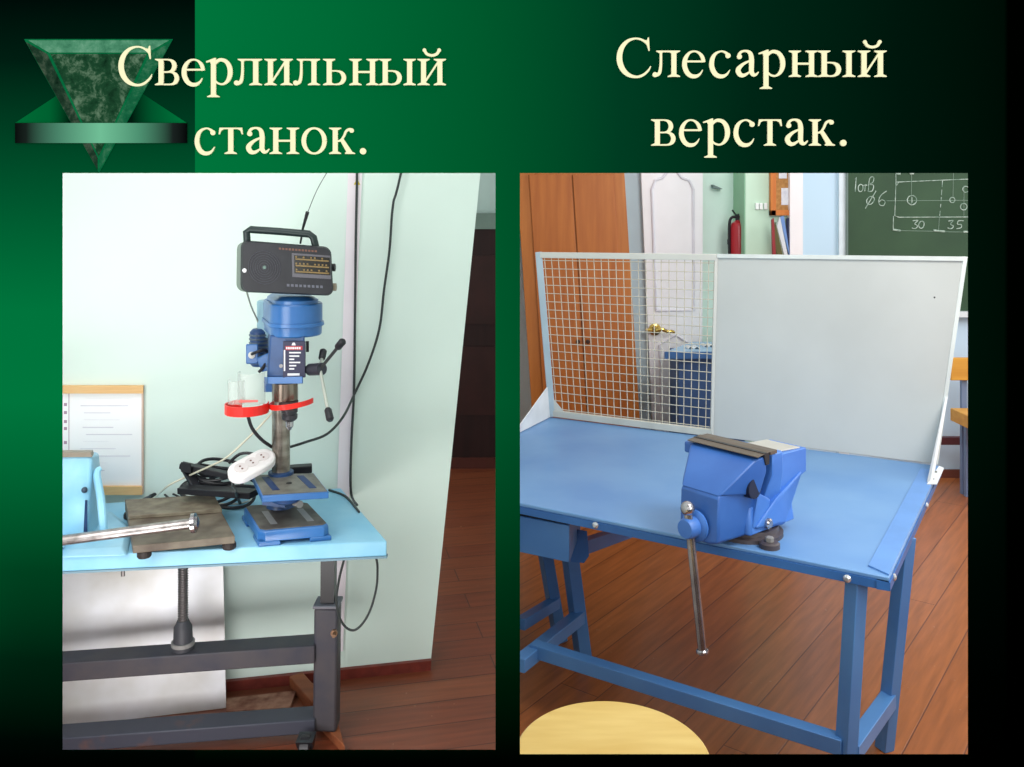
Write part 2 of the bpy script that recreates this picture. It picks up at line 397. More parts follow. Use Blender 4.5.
# ---- light blue bench -----------------------------------------------------
TZ = .70
fl = PZ(40, 557, TZ); fr = PZ(387, 541, TZ); br_ = PZ(341, 488, TZ)
bl = br_+(fl-fr)*1.05
fl = fr+(fl-fr)*1.25; bl = Vector((fl.x, br_.y+(fl.x-br_.x)*wd.y/wd.x-.002, TZ))
bench = thing('workbench', 'pale blue topped workbench with dark steel frame carrying the drill press', 'workbench', Vector(((fl.x+fr.x)/2, 2.9, 0)))
sky = mat('pale_blue_paint', (152,206,232), .5, rgb2=(134,194,224), scale=7, bump=.1)
MB().slab([fl, fr, br_, bl], TZ-.046, TZ).build('tabletop', sky, bench, bevel=.004)
MB().slab([fl+Vector((0,-.001,0)), fr+Vector((.0,-.001,0)), fr+Vector((0,.02,0)), fl+Vector((0,.02,0))], TZ-.052, TZ-.046).build('edge_strip', mat('dull_blue_edge', (120,150,165), .6), bench)
steel = mat('dark_frame_paint', (50,52,66), .5, rgb2=(70,66,70), scale=12, ramp=(.4,.8))
rust = mat('rusty_dark_frame', (60,62,74), .5, rgb2=(120,76,50), scale=9, ramp=(.2,.42))
LD = 2.91
def rp(px, py): return P(px, py, LD)
foot = Vector((P(327,0,LD).x, LD, .045))
fd = (fr-fl).normalized()
def fp(px, z):                                # point in the frame's vertical plane
    n = Vector((-fd.y, fd.x, 0)); r = Vector(((px-CX)/F, 1, 0)); t = foot.dot(n)/r.dot(n); return Vector((r.x*t, t, z))
MB().bar(fp(328.5,.40), fp(329,TZ-.046), .044, .044).build('inner_post', mat('black_post', (30,29,32), .35), bench)
leg = MB().bar(fp(326.5,.03), fp(328,.425), .076, .07).build('leg', steel, bench, bevel=.008)
MB().bar(fp(328,.425), fp(328,.436), .084, .08).build('sleeve_collar', mat('worn_collar', (112,112,120), .5), leg, bevel=.004)
bc = fp(335,.35)
n_ = Vector((-fd.y, fd.x, 0))
MB().lathe(bc-n_*.034, -n_, [(0,.012),(.012,.012),(.012,.006),(.03,.006),(.03,.0)], 6).build('clamp_bolt', mat('brass_bolt', (150,120,96), .35, .6), leg)
xl0 = fl.x+.05
def railpt(x, z): return Vector((x, foot.y+(x-foot.x)*fd.y/fd.x, z))
rx_ = fp(316,0).x
MB().bar(railpt(xl0,.275), railpt(rx_,.285), .085, .058).build('upper_rail', steel, bench, bevel=.004)
MB().bar(railpt(xl0,.052), railpt(rx_,.056), .085, .045).build('lower_rail', rust, bench, bevel=.004)
MB().bar(railpt(xl0,.03), railpt(xl0,TZ-.046), .07, .07).build('leg', steel, bench, bevel=.006)
# screw jack under the top
sc = fp(183, 0)
jk = MB().tube([(sc.x,sc.y,.37),(sc.x,sc.y,TZ-.046)], .0135, 12).build('jack_screw', mat('threaded_steel', (96,92,92), .4, .5), bench)
mbt = MB()
for i in range(34): mbt.lathe((sc.x,sc.y,.39+i*.0077), (0,0,1), [(0,.0135),(.002,.0165),(.004,.0135)], 14)
mbt.build('thread', mat('thread_steel', (120,114,112), .4, .5), jk)
nut = MB().lathe((sc.x,sc.y,.3), (0,0,1), [(0,.034),(.028,.034),(.028,.03),(.08,.028),(.09,.022),(.1,.018)], 24).build('jack_nut', mat('dark_cast_nut', (62,62,68), .5), bench, smooth_ang=.6)
MB().lathe((sc.x,sc.y,.322), (0,0,1), [(0,.036),(.012,.036)], 24).build('retaining_ring', mat('dusty_ring', (138,136,134), .5), nut)
MB().tube([P(123,565,2.7)+Vector((0,0,.02)), P(123,576,2.7)], .006, 8).build('screw_end', mat('thread_steel',(0,0,0)), bench)
# castor
cs = Vector((P(306,0,2.79).x, 2.79, .036))
ca = MB().lathe(cs+Vector((-.018,0,0)), (1,0,0), [(0,.028),(.004,.034),(.03,.034),(.034,.028)], 24).build('castor_wheel', mat('black_rubber', (34,32,36), .4), bench, smooth_ang=.5)
MB().hull([cs+Vector(q) for q in ((-.024,-.012,0),(-.024,.012,0),(.024,-.012,0),(.024,.012,0),(-.026,-.03,.03),(.026,-.03,.03),(-.026,.03,.03),(.026,.03,.03))]).build('castor_fork', mat('grey_zinc', (60,62,68), .35, .7), ca)
# timber offcuts at the foot
wblk = wood('rough_timber', (150,84,48), (104,52,30), stretch=(1,10,10), rough=.7)
o_ = MB().prism([PZ(298,725,.0)+Vector((.055,0,0)), PZ(345,756,0), PZ(333,712,0), PZ(318,716,0)], (0,0,.03)).build('timber_block', wblk, bevel=.003); tag(o_, 'short reddish timber block on the floor under the bench leg', 'wood block')
pa, pb = PZ(296,686,.0), PZ(318,712,.0)
o_ = MB().bar(pa+Vector((.0,0,.022)), pb+Vector((0,0,.022)), .05, .042).build('timber_block', wblk, bevel=.003); tag(o_, 'upright rough timber offcut leaning near the baseboard behind the leg', 'wood block')
q = [PZ(226,703,0), PZ(296,695,0), PZ(290,712,0), PZ(226,716,0)]
o_ = MB().prism(q, (0,0,.016)).build('scrap_board', mat('dusty_scrap', (168,120,98), .8, rgb2=(120,70,52), scale=26)); tag(o_, 'dusty flat scrap board lying on the floor beside the metal sheet', 'board')
# galvanised sheet leaning behind
zb = .002
s0, s1 = PZ(226,708,zb), PZ(30,731,zb)
wtop = .655
def back(p, z, off): 
    t = (p-wa).dot(wd); q = wl(t, z, off); return q
top0 = wx(222,0,.02); top0.z = wtop; top1 = back(s1+Vector((-.0,0,0)), wtop, .02)
gal = bpy.data.materials.new('galvanised_steel'); gal.use_nodes = True
nt = gal.node_tree; b_ = nt.nodes['Principled BSDF']
no = nt.nodes.new('ShaderNodeTexNoise'); no.inputs['Scale'].default_value = 3; no.inputs['Detail'].default_value = 4
tc = nt.nodes.new('ShaderNodeTexCoord'); nt.links.new(tc.outputs['Object'], no.inputs['Vector'])
rr = ramp_node(nt.nodes, [(.35, g((196,192,186))), (.65, g((232,232,238)))]); nt.links.new(no.outputs['Fac'], rr.inputs[0]); nt.links.new(rr.outputs[0], b_.inputs['Base Color'])
b_.inputs['Metallic'].default_value = .45; b_.inputs['Roughness'].default_value = .42
top0.y -= .0
sheet = MB().prism([s1, s0, top0, top1], Vector((0,.004,0))).build('metal_sheet', gal); tag(sheet, 'shiny galvanised metal sheet leaning on the wall behind the dark bench frame', 'metal sheet')

# ---- notice board (paper between wood battens)
ng = thing('wall_chart', 'white paper chart with light wood battens, hung low on the mint wall', 'chart', wx(100,493,.01))
lw = wood('light_batten', (238,196,140), (222,172,112), stretch=(2,2,30), rough=.55, scale=4)
def wq(x0,y0,x1,y1,off): return [wx(x0,y0,off), wx(x1,y0,off), wx(x1,y1,off), wx(x0,y1,off)]
MB().prism(wq(40,385,144,392.5,.003), -wn*.018).build('top_batten', lw, ng)
MB().prism(wq(40,485,143,493.5,.003), -wn*.018).build('bottom_batten', lw, ng)
pp = MB().prism(wq(40,392,143,486,.003), -wn*.006).build('paper', mat('chart_paper', (252,250,250), .8, var=.02), ng)
MB().prism(wq(142.2,386,144,493,.003), -wn*.012).build('side_edging', mat('chart_edge', (214,186,170), .7), ng)
random.seed(2)
for r_ in range(11):
    mt_ = MB(); x = 80+random.random()*6
    xe = 100+random.random()*34; mt_.prism(wq(x, 398+r_*7.2, xe, 398.7+r_*7.2+random.uniform(-.6,.6), .0093), -wn*.0006)
    mt_.build('text_line', mat('faint_print', (226,220,228), .8), pp)
mm_ = MB()
for yy in (403,411,420,427,441): mm_.prism(wq(64,yy,67,yy+3,.0093), -wn*.0006)
mm_.prism(wq(68.6,392,69.3,486,.0093), -wn*.0006)
mm_.build('margin_marks', mat('margin_print', (180,150,170), .8), pp)

# ---- pale blue vice on the left
vb = thing('bench_vice', 'pale blue painted bench vice at the left end of the bench', 'vice', PZ(78,548,TZ))
pb_ = mat('pale_blue_cast', (164,214,236), .45, rgb2=(142,200,228), scale=10, bump=.15)
D0 = 2.66
MB().hull([PZ(20,560,TZ), PZ(128,556,TZ), PZ(134,530,TZ), PZ(112,512,TZ), PZ(20,512,TZ)]+[p+Vector((0,0,.018)) for p in (PZ(20,558,TZ), PZ(122,553,TZ), PZ(126,532,TZ), PZ(108,517,TZ), PZ(20,517,TZ))]).build('base_flange', pb_, vb, bevel=.006)
def PB(px, py, dd): return P(px, py, dd)
body = MB().hull([PB(20,545,2.70), PB(86,543,2.70), PB(20,456,2.72), PB(92,455,2.72), PB(20,452,2.92), PB(99,452,2.92), PB(103,500,2.92), PB(104,524,2.90), PB(97,530,2.78), PB(20,530,2.92)]).build('body', pb_, vb, bevel=.012, seg=3)
MB().hull([PB(20,457.5,2.705), PB(92,457,2.705), PB(94,453.5,2.80), PB(20,454,2.80), PB(20,452.5,2.705), PB(91,452.5,2.705), PB(20,450,2.80), PB(93,450,2.80)]).build('jaw_plate', mat('worn_jaw', (150,140,126), .5, .3), vb)
MB().tube([PB(104,535,2.70), PB(101,500,2.72), PB(97,474,2.74), PB(101,468,2.75)], [.012,.012,.011,.006], 10, sm=4).build('side_rib', pb_, vb)
MB().hull([PB(83.5,532,2.675), PB(87.5,532,2.675), PB(87.5,500,2.675), PB(85,500,2.675), PB(83.5,532,2.71), PB(87.5,532,2.71), PB(87.5,500,2.71), PB(85,500,2.71)]).build('slot', mat('slot_dark', (20,50,90), .7), vb)
MB().ball(PB(84.5,490,2.70), .009).build('set_screw', mat('bolt_dark', (70,84,100), .4, .5), vb)
chrome = mat('polished_steel', (200,198,200), .22, .9, rgb2=(150,146,150), scale=20)
dull = mat('dull_steel', (176,170,168), .32, .85, rgb2=(128,122,120), scale=30)
h0, h1 = P(58,541,2.56), P(194,523,2.60)
hd = MB().tube([h0, h1], .0145, 16).build('handle_bar', dull, vb)
ax = (h1-h0).normalized()
MB().lathe(h1-ax*.006, ax, [(0,.016),(0,.028),(.011,.028),(.011,.016)], 20).build('handle_collar', chrome, hd)
MB().lathe(h1+ax*.004, ax, [(0,.02),(.008,.016),(.009,.006)], 16).build('handle_end', chrome, hd)
MB().lathe(h0, -ax, [(0,.019),(.03,.021),(.03,.0)], 16).build('handle_socket', mat('bolt_dark',(0,0,0)), hd)
MB().hull([P(20,532,2.57), P(62,534,2.57), P(64,548,2.57), P(20,552,2.57), P(20,532,2.72), P(66,534,2.72), P(66,548,2.72), P(20,550,2.72)]).build('screw_boss', pb_, vb, bevel=.008)

# ---- dark iron plate on feet
ip = thing('iron_plate', 'rusty dark cast iron plate on short feet lying beside the pale blue vice', 'plate', PZ(180,545,TZ))
iron = mat('rusty_iron', (118,108,94), .55, rgb2=(84,72,62), scale=16, bump=.4)
z1 = .742
A, B, C_, D_ = PZ(125,503,z1), PZ(214,498,z1), PZ(235,536,z1), PZ(133,546,z1)
m1 = A.lerp(D_,.42); m2 = B.lerp(C_,.42)
plt = MB().slab([D_,C_,B,A], z1-.022, z1).build('slab', iron, ip, bevel=.002)
MB().slab([m1,m2,B,A], z1, z1+.012).build('raised_step', mat('rusty_iron_light', (132,124,106), .55, rgb2=(98,86,72), scale=20, bump=.3), ip, bevel=.002)
for p in (D_.lerp(C_,.08)+Vector((0,.02,0)), D_.lerp(C_,.92)+Vector((0,.02,0)), A.lerp(B,.1)-Vector((0,.03,0)), A.lerp(B,.9)-Vector((0,.03,0))):
    MB().lathe((p.x,p.y,TZ), (0,0,1), [(0,.017),(.004,.02),(.014,.02),(.021,.017)], 16).build('foot', mat('dark_foot', (46,38,36), .6), ip)
# ---- small tools on the bench
def lay(name, pts, r, m, label, cat, z=TZ, group=None, n=8, sm=5):
    o = MB().tube([PZ(x,y,z+r) for x,y in pts], r, n, sm=sm).build(name, m); return tag(o, label, cat, group)
blk = mat('black_plastic', (34,34,40), .42, var=.3)
pen = thing('marker_pen', 'dark capped marker pen lying on the bench at the corner of the chart', 'pen', PZ(147,493,TZ))
MB().tube([PZ(138.5,502,TZ+.007), PZ(150,496.5,TZ+.007)], .0055, 10).build('barrel', mat('pen_grey', (70,76,84), .4), pen)
MB().tube([PZ(150,496.5,TZ+.007), PZ(155.5,494,TZ+.007)], .0065, 10).build('cap', blk, pen)
for i, (xa,ya,xb,yb,lb) in enumerate(((164,494,171,500,'leftmost short black steel pin lying behind the iron plate'),(173,494,182,498,'longer black steel pin, middle of three behind the iron plate'),(174,498,183,500,'short dark pin closest to the iron plate edge'))):
    o = MB().tube([PZ(xa,ya,TZ+.004), PZ(xb,yb,TZ+.004)], .0035, 8).build('drill_bit', blk); tag(o, lb, 'drill bit', 'small pins behind the iron plate')

# ---- drill press ------------------------------------------------------------
blue = mat('deep_blue_enamel', (54,112,176), .3, rgb2=(42,96,158), scale=6, spec=.6)
dblue = mat('dark_blue_enamel', (48,82,132), .4, rgb2=(38,66,110), scale=8)
grime = mat('oily_cast_surface', (104,100,92), .5, rgb2=(72,66,62), scale=18, bump=.1)
dp = thing('drill_press', 'blue bench drill press with round pulley cover standing on the pale blue bench', 'drill press', Vector((-.70,2.82,TZ)))
z1 = .745
b4 = [PZ(260,531,z1), PZ(329,525,z1), PZ(307,502,z1), PZ(244,506,z1)]
cc = sum(b4, Vector())/4
def grow(pts, k, z): return [Vector((cc.x+(p.x-cc.x)*k, cc.y+(p.y-cc.y)*k, z)) for p in pts]
bs = MB()
def cutc(p4, r):                             # clip the corners
    out = []
    for i in range(4):
        a, b, c2 = p4[i-1], p4[i], p4[(i+1)%4]
        out += [b+(a-b).normalized()*r, b+(c2-b).normalized()*r]
    return out
bs.loft([cutc(grow(b4,1.04,TZ+.012),.02), cutc(grow(b4,1.03,z1-.006),.018), cutc(grow(b4,.98,z1),.016)])
for i in range(4):
    a = grow(b4,1.06,TZ)[i]; q_ = a+(cc-a)*.22; q_.z = TZ
    f_ = [a+(cc-a)*.03]
    nb, pv = grow(b4,1.06,TZ)[(i+1)%4], grow(b4,1.06,TZ)[i-1]
    fq = [a, a+(nb-a)*.3, a+(nb-a)*.25+(pv-a)*.25, a+(pv-a)*.3]
    bs.slab(fq, TZ, TZ+.014)
bse = bs.build('base', blue, dp, bevel=.003)
MB().slab(cutc(grow(b4,.965,z1),.014), z1, z1+.002).build('base_surface', grime, bse)
def quad_uv(p4, u, v, z):                    # p4: fl, fr, br, bl
    a = p4[0].lerp(p4[1], u); b = p4[3].lerp(p4[2], u); r = a.lerp(b, v); r.z = z; return r
slot = mat('slot_grey', (150,150,150), .5)  # plain grey for the slots in the drill base
for u in (.2,.74):
    MB().slab([quad_uv(b4,u,.18,0), quad_uv(b4,u+.1,.18,0), quad_uv(b4,u+.1,.7,0), quad_uv(b4,u,.7,0)], z1+.002, z1+.003).build('base_slot', slot, bse)
# column
cD = 2.90
cx_ = P(281,0,cD).x
MB().lathe((cx_,cD,TZ+.04), (0,0,1), [(0,.05),(.01,.045),(.035,.038),(.036,.0)], 28).build('column_flange', dblue, dp, smooth_ang=.5)
MB().lathe((cx_,cD,TZ+.05), (0,0,1), [(0,.0285),(.44,.0285)], 32).build('column', mat('steel_column', (168,160,150), .28, .85, rgb2=(128,118,108), scale=12, stretch=(1,1,3)), dp, smooth_ang=.5)
# work table
zt = .848
t4 = [PZ(262,496,zt), PZ(329,492,zt), PZ(314,473,zt), PZ(252,475,zt)]
wt = MB().slab(t4, zt-.02, zt).build('work_table', blue, dp, bevel=.003)
t5 = [quad_uv(t4,u,v,0) for u,v in ((.02,.03),(.98,.03),(.98,.97),(.02,.97))]
MB().slab(t5, zt, zt+.0015).build('table_surface', mat('worn_table_face', (122,120,112), .42, rgb2=(92,88,82), scale=20), wt)
navy = mat('slot_navy', (24,54,104), .5)
for u0,u1 in ((.16,.24),(.72,.8)):
    MB().slab([quad_uv(t4,u0+.03,.2,0), quad_uv(t4,u1+.06,.2,0), quad_uv(t4,u1,.85,0), quad_uv(t4,u0-.03,.85,0)], zt+.0015, zt+.0025).build('table_slot', navy, wt)
hc = quad_uv(t4,.5,.5,zt+.0015)
MB().lathe(hc, (0,0,1), [(0,.009),(.001,.009)], 16).build('centre_hole', mat('hole_dark', (30,30,34), .6), wt)
ctc = quad_uv(t4,.42,.32,0)
MB().lathe((ctc.x,ctc.y,zt-.045), (0,0,1), [(0,.03),(.008,.044),(.025,.05)], 28).build('swivel_boss', dblue, wt, smooth_ang=.5)
MB().lathe((cx_,cD,zt-.05), (0,0,1), [(0,.04),(.06,.04),(.062,.03)], 28).build('table_clamp', dblue, wt, smooth_ang=.5)
MB().hull([P(262,505,2.76),P(285,508,2.76),P(268,500,2.88),P(292,500,2.88),P(262,497,2.76),P(285,497,2.76),P(268,494,2.88),P(292,494,2.88)]).build('table_arm', dblue, wt)
MB().lathe(P(294,503,2.76), (.6,-.6,.1), [(0,.008),(.03,.008),(.03,.011),(.036,.011)], 12).build('clamp_screw', mat('dusty_ring',(0,0,0)), wt)
# head
hD = 2.80
def zz(py, dd): return H-(py-YH)/F*dd
hd_ = MB().hull([P(267,378,2.78),P(304,378,2.76),P(270,335,2.78),P(305,335,2.77),P(268,334,2.95),P(300,334,2.95),P(268,378,2.95),P(300,378,2.95)]).build('head_casting', dblue, dp, bevel=.006)
MB().hull([P(267,384,2.765),P(303,383.5,2.745),P(267,377,2.765),P(303,376.5,2.745),P(266,384,2.96),P(299,384,2.96),P(266,377,2.96),P(299,377,2.96)]).build('head_flange', blue, hd_, bevel=.003)
MB().hull([P(264,392,2.9),P(274,392,2.9),P(264,377,2.9),P(274,377,2.9),P(266,392,2.98),P(276,392,2.98),P(266,377,2.98),P(276,377,2.98)]).build('column_collar', blue, hd_)
# belt cover
def oval(k, z):
    c1 = Vector((P(296,0,2.84).x, 2.84)); c2 = Vector((P(287,0,2.96).x, 2.96)); r1, r2 = .082*k, .075*k
    dr_ = (c2-c1); an = math.atan2(dr_.y, dr_.x); out = []
    for i in range(19): t = an+PI/2+PI*i/18; out.append(Vector((c1.x+r1*math.cos(t), c1.y+r1*math.sin(t), z)))
    for i in range(19): t = an-PI/2+PI*i/18; out.append(Vector((c2.x+r2*math.cos(t), c2.y+r2*math.sin(t), z)))
    return out
zA, zB, zC, zD = zz(336.5,hD), zz(327,hD), zz(323,hD), zz(304,hD)
cov = MB().loft([oval(.93,zA), oval(.97,zA+.004), oval(.98,zB)]).build('pulley_housing', blue, dp, smooth_ang=.6)
MB().loft([oval(1.05,zB), oval(1.07,zB+.003), oval(1.05,zC)]).build('housing_rim', blue, cov, smooth_ang=.6)
MB().loft([oval(1.0,zC), oval(1.0,zD-.004), oval(.96,zD)]).build('belt_cover', blue, cov, smooth_ang=.6)
MB().loft([oval(.86,zD-.002), oval(.84,zD+.010), oval(.6,zD+.021)]).build('cover_cap', blue, cov, smooth_ang=.6)
# pale rear part of the cover over the motor
mz = Vector((P(268,0,3.02).x, 3.02, 0))
MB().lathe((mz.x,mz.y,zz(337,3.02)), (0,0,1), [(0,.03),(.005,.036),(.12,.036),(.124,.03)], 24).build('motor_pulley_cover', mat('pale_cover_blue', (150,190,205), .4), dp, smooth_ang=.5)
# motor
mo_ = MB().lathe((P(259,0,3.0).x,3.0,zz(366,3.0)), (0,0,1), [(0,.022),(.01,.03),(.115,.03),(.125,.02)], 20).build('motor', dblue, dp, smooth_ang=.4)
mr_ = MB()
for i in range(8): mr_.lathe((P(259,0,3.0).x,3.0,zz(363,3.0)+i*.013), (0,0,1), [(0,.03),(.002,.033),(.005,.033),(.007,.03)], 18)
mr_.build('cooling_fins', mat('fin_grey', (96,112,128), .4, .3), mo_)
sb = MB().hull([P(x,y,dd) for x in (246,258) for y in (344,364) for dd in (2.86,2.92)]).build('switch_box', blue, dp, bevel=.004)
MB().lathe(P(252,355,2.86), (0,-1,0), [(0,.011),(.005,.011),(.006,.007)], 16).build('switch_button', mat('light_grey_button', (206,206,200), .4), sb)
MB().tube([P(252,354,2.85),P(257,352,2.83),P(264,350,2.84),P(268,354,2.86),P(264,366,2.84),P(259,372,2.84)], .005, 8, sm=5).build('wiring', blk, dp)
MB().hull([P(x,y,dd) for x,y in ((256,358),(270,352),(272,370),(262,372)) for dd in (2.84,2.95)]).build('motor_bracket', blue, dp, bevel=.004)
MB().tube([P(268,366,2.83),P(276,366,2.78)], .006, 10).build('belt_tension_bolt', chrome, dp)
MB().tube([P(281,366,2.775),P(281,366,2.755)], .006, 10).build('lock_screw', chrome, dp)
MB().hull([P(x,y,dd) for x,y in ((306,341),(309,341),(309,352),(306,352)) for dd in (2.78,2.84)]).build('latch', blk, dp)
# label plate on the head
def lq(x0,y0,x1,y1,dd=2.755): return [P(x0,y0,dd), P(x1,y0,dd-.001*0), P(x1,y1,dd), P(x0,y1,dd)]
lab = MB().prism(lq(283,341.5,304.8,377.5), (0,.012,0)).build('name_plate', mat('plate_slate', (52,52,78), .5), dp)
ml = MB().prism(lq(285.4,346,302.4,350,2.7545), (0,.0005,0)); ml.build('red_title_bar', mat('title_red', (176,48,60), .5), lab)
wt_ = MB()
x = 286.0
for w_ in (1.5,1.6,1.4,1.7,1.3,1.8,1.6): wt_.prism(lq(x,347,x+w_,349.2,2.754), (0,.0004,0)); x += w_+.6
wt_.prism([P(291.5,345.3,2.7545),P(295.8,345.3,2.7545),P(294.6,342.6,2.7545),P(292.7,342.6,2.7545)], (0,.0004,0))
for yy, ww in ((352,11.6),(355.4,10),(358.6,5),(361.8,11),(365,7),(368.2,5)):
    wt_.prism(lq(289.2,yy,289.2+ww,yy+1.4,2.7545), (0,.0005,0))
wt_.prism(lq(283.8,350,285.2,371,2.7545), (0,.0005,0))
wt_.prism(lq(287.5,373.4,299.5,375.6,2.7545), (0,.0005,0))
wt_.build('printing', mat('print_white', (226,226,232), .5), lab)
# quill, chuck, bit
qx = P(285.5,0,2.80).x
qu = MB().lathe((qx,2.80,zz(400,2.8)), (0,0,1), [(0,.036),(.002,.038),(.055,.038)], 32).build('quill', mat('brown_steel', (150,138,126), .25, .85, rgb2=(108,92,82), scale=16, stretch=(6,6,.5)), dp, smooth_ang=.5)
MB().lathe((P(288.5,0,2.79).x,2.79,zz(409,2.79)), (0,0,1), [(0,.028),(.026,.03)], 28).build('spindle_collar', mat('dark_collar', (84,66,66), .4, .5), qu, smooth_ang=.5)
ck = MB().lathe((P(289.5,0,2.79).x,2.79,zz(421,2.79)), (0,0,1), [(0,.015),(.008,.024),(.02,.025),(.022,.0225),(.026,.0225),(.028,.025),(.04,.025)], 28).build('chuck', mat('chuck_dark', (74,72,76), .35, .7), dp, smooth_ang=.5)
MB().lathe((P(289.5,0,2.79).x,2.79,zz(430,2.79)), (0,0,1), [(0,.004),(.012,.012),(.03,.013)], 20).build('chuck_jaws', chrome, ck, smooth_ang=.5)
# feed handle
hb0, hb1 = P(303,370,2.80), P(322,369,2.74)
ha = (hb1-hb0).normalized()
hub = MB().lathe(hb0, ha, [(0,.011),(.035,.012),(.036,.0185),((hb1-hb0).length,.019)], 20).build('feed_hub', mat('dark_hub', (66,66,76), .4, .4), dp, smooth_ang=.5)
pale = mat('pale_arm_steel', (196,200,190), .3, .6)
for (e, k, m_) in ((P(338,347,2.70), P(343.5,340.5,2.68), mat('dark_arm', (80,82,84), .35, .7)), (P(322,358,2.80), P(323.5,350,2.83), pale), (P(328,410,2.66), P(330.5,421,2.64), pale)):
    a = P(320,369,2.745)
    ar = MB().tube([a, e], .0052, 10).build('feed_arm', m_, hub)
    dk = (k-e).normalized()
    MB().lathe(e-dk*.006, dk, [(0,.007),(.006,.011),((k-e).length,.0115),((k-e).length+.006,.007)], 14).build('arm_knob', blk, ar, smooth_ang=.6)
# red ringed transparent guard
red = mat('signal_red_plastic', (238,46,34), .35, rgb2=(214,34,30))
clr = clear('clear_guard_plastic', (214,220,214), .2)
def arcband(px, dd, r, y0, y1, a0, a1, th=.003, tilt=0, n=20):
    cx0 = P(px,0,dd).x; z0, z1_ = zz(y0,dd), zz(y1,dd); m_ = MB(); rings = []
    for i in range(n+1):
        t = math.radians(a0+(a1-a0)*i/n); c_, s_ = math.cos(t), math.sin(t); dz = tilt*c_*r
        rings.append([(cx0+(r)*c_, dd+(r)*s_, z0+dz), (cx0+(r+th)*c_, dd+(r+th)*s_, z0+dz), (cx0+(r+th)*c_, dd+(r+th)*s_, z1_+dz), (cx0+r*c_, dd+r*s_, z1_+dz)])
    return m_.loft(rings)
gd = arcband(247,2.76,.062,412.5,403,120,380,.004).build('guard_ring', red, dp)
arcband(251.5,2.76,.040,403,372,-200,30,.002).build('clear_shield', clr, gd)
arcband(236.5,2.73,.024,403,380,-200,20,.002).build('clear_shield', clr, gd)
MB().hull([P(236,403,2.71),P(258,402,2.71),P(236,400,2.71),P(258,400,2.71),P(236,402,2.72),P(258,402,2.72)]).build('red_marking', mat('pink_print', (226,110,104), .5), gd)
rs = arcband(292,2.79,.064,405,400,-200,-5,.004,tilt=.13).build('guard_strap', red, dp)
MB().tube([P(264,406,2.76),P(272,407,2.78)], .008, 10).build('strap_joint', red, rs)

# ---- radio ------------------------------------------------------------------
rb = thing('radio', 'black portable radio with carrying handle standing on the drill press cover', 'radio', Vector((P(287,0,2.84).x,2.84,zD)))
blkr = mat('radio_black', (24,25,32), .5, rgb2=(34,35,42), scale=18)
rd = 2.76
corner = [(241,240),(331,247),(333.5,296),(240.5,292)]
def rq(u, v, dd=rd):                          # u right, v down on the radio front
    tl, tr, brr, bll = [Vector(q) for q in corner]
    a = tl.lerp(tr,u); b = bll.lerp(brr,u); p = a.lerp(b,v); return P(p.x, p.y, dd)
def rr_poly(u0,v0,u1,v1,r,dd, asp=1.85):
    out = []
    for cu, cv, a0 in ((u1-r,v0+r*asp,-90),(u1-r,v1-r*asp,0),(u0+r,v1-r*asp,90),(u0+r,v0+r*asp,180)):
        for i in range(6):
            t = math.radians(a0+18*i); out.append(rq(cu+r*math.cos(t), cv+r*asp*math.sin(t), dd))
    return out
rbody = MB().loft([rr_poly(.02,.03,.985,.975,.07,rd), rr_poly(0,0,1,1,.08,rd+.012), rr_poly(-.005,0,.99,1,.08,rd+.075), rr_poly(-.01,.03,.95,.97,.07,rd+.09)]).build('body', blkr, rb, smooth_ang=.5)
dst = Vector((0,0,0))
MB().loft([rr_poly(-.045,.04,.5,.99,.08,rd+.03), rr_poly(-.035,.04,.5,.99,.08,rd+.085)]).build('grey_back_shell', mat('dusty_green_grey', (122,138,128), .6), rb, smooth_ang=.5)
sg = MB()
cgu, cgv = .26, .5
for k in range(1,8):
    rr0 = .025*k
    sg.tube([rq(cgu+rr0*math.cos(2*PI*i/28), cgv+rr0*1.85*math.sin(2*PI*i/28), rd-.0005) for i in range(29)], .0012, 6)
sg.build('speaker_grille', mat('grille_grey', (66,66,76), .5), rb)
MB().lathe(rq(cgu,cgv,rd), (0,-1,0), [(0,.006),(.002,.005)], 14).build('speaker_badge', mat('badge_green', (90,120,110), .3), rb)
dl = MB().prism([rq(u,v,rd-.002) for u,v in ((.56,.18),(.985,.18),(.985,.66),(.56,.66))], (0,.004,0)).build('dial_frame', mat('dial_grey', (92,90,98), .4), rb, bevel=.001)
MB().prism([rq(u,v,rd-.003) for u,v in ((.585,.22),(.98,.22),(.98,.58),(.585,.58))], (0,.002,0)).build('dial_window', mat('dial_black', (30,26,22), .25), dl)
dg = MB(); random.seed(8)
for v in (.28,.41,.53):
    dg.prism([rq(u,vv,rd-.0035) for u,vv in ((.60,v),(.965,v),(.965,v+.028),(.60,v+.028))], (0,.0006,0))
    for i in range(9):
        u0 = .6+i*.041
        if random.random() < .6: dg.prism([rq(u,vv,rd-.0038) for u,vv in ((u0,v-.045),(u0+.018,v-.045),(u0+.018,v-.012),(u0,v-.012))], (0,.0006,0))
dg.build('dial_scale', mat('dial_gold', (128,104,58), .4), dl)
mkp = MB()
for v, us in ((.09,[.42+.036*i for i in range(12)]), ):
    for u0 in us: mkp.prism([rq(u,vv,rd-.0008) for u,vv in ((u0,v),(u0+.024,v),(u0+.024,v+.04),(u0,v+.04))], (0,.001,0))
mkp.build('top_printing', mat('print_bronze', (112,74,60), .5), rb)
mkp = MB()
for i in range(9): 
    u0 = .5+.045*i; mkp.prism([rq(u,vv,rd-.0008) for u,vv in ((u0,.8),(u0+.028,.8),(u0+.028,.85),(u0,.85))], (0,.001,0))
mkp.build('lower_printing', mat('print_grey', (96,98,110), .5), rb)
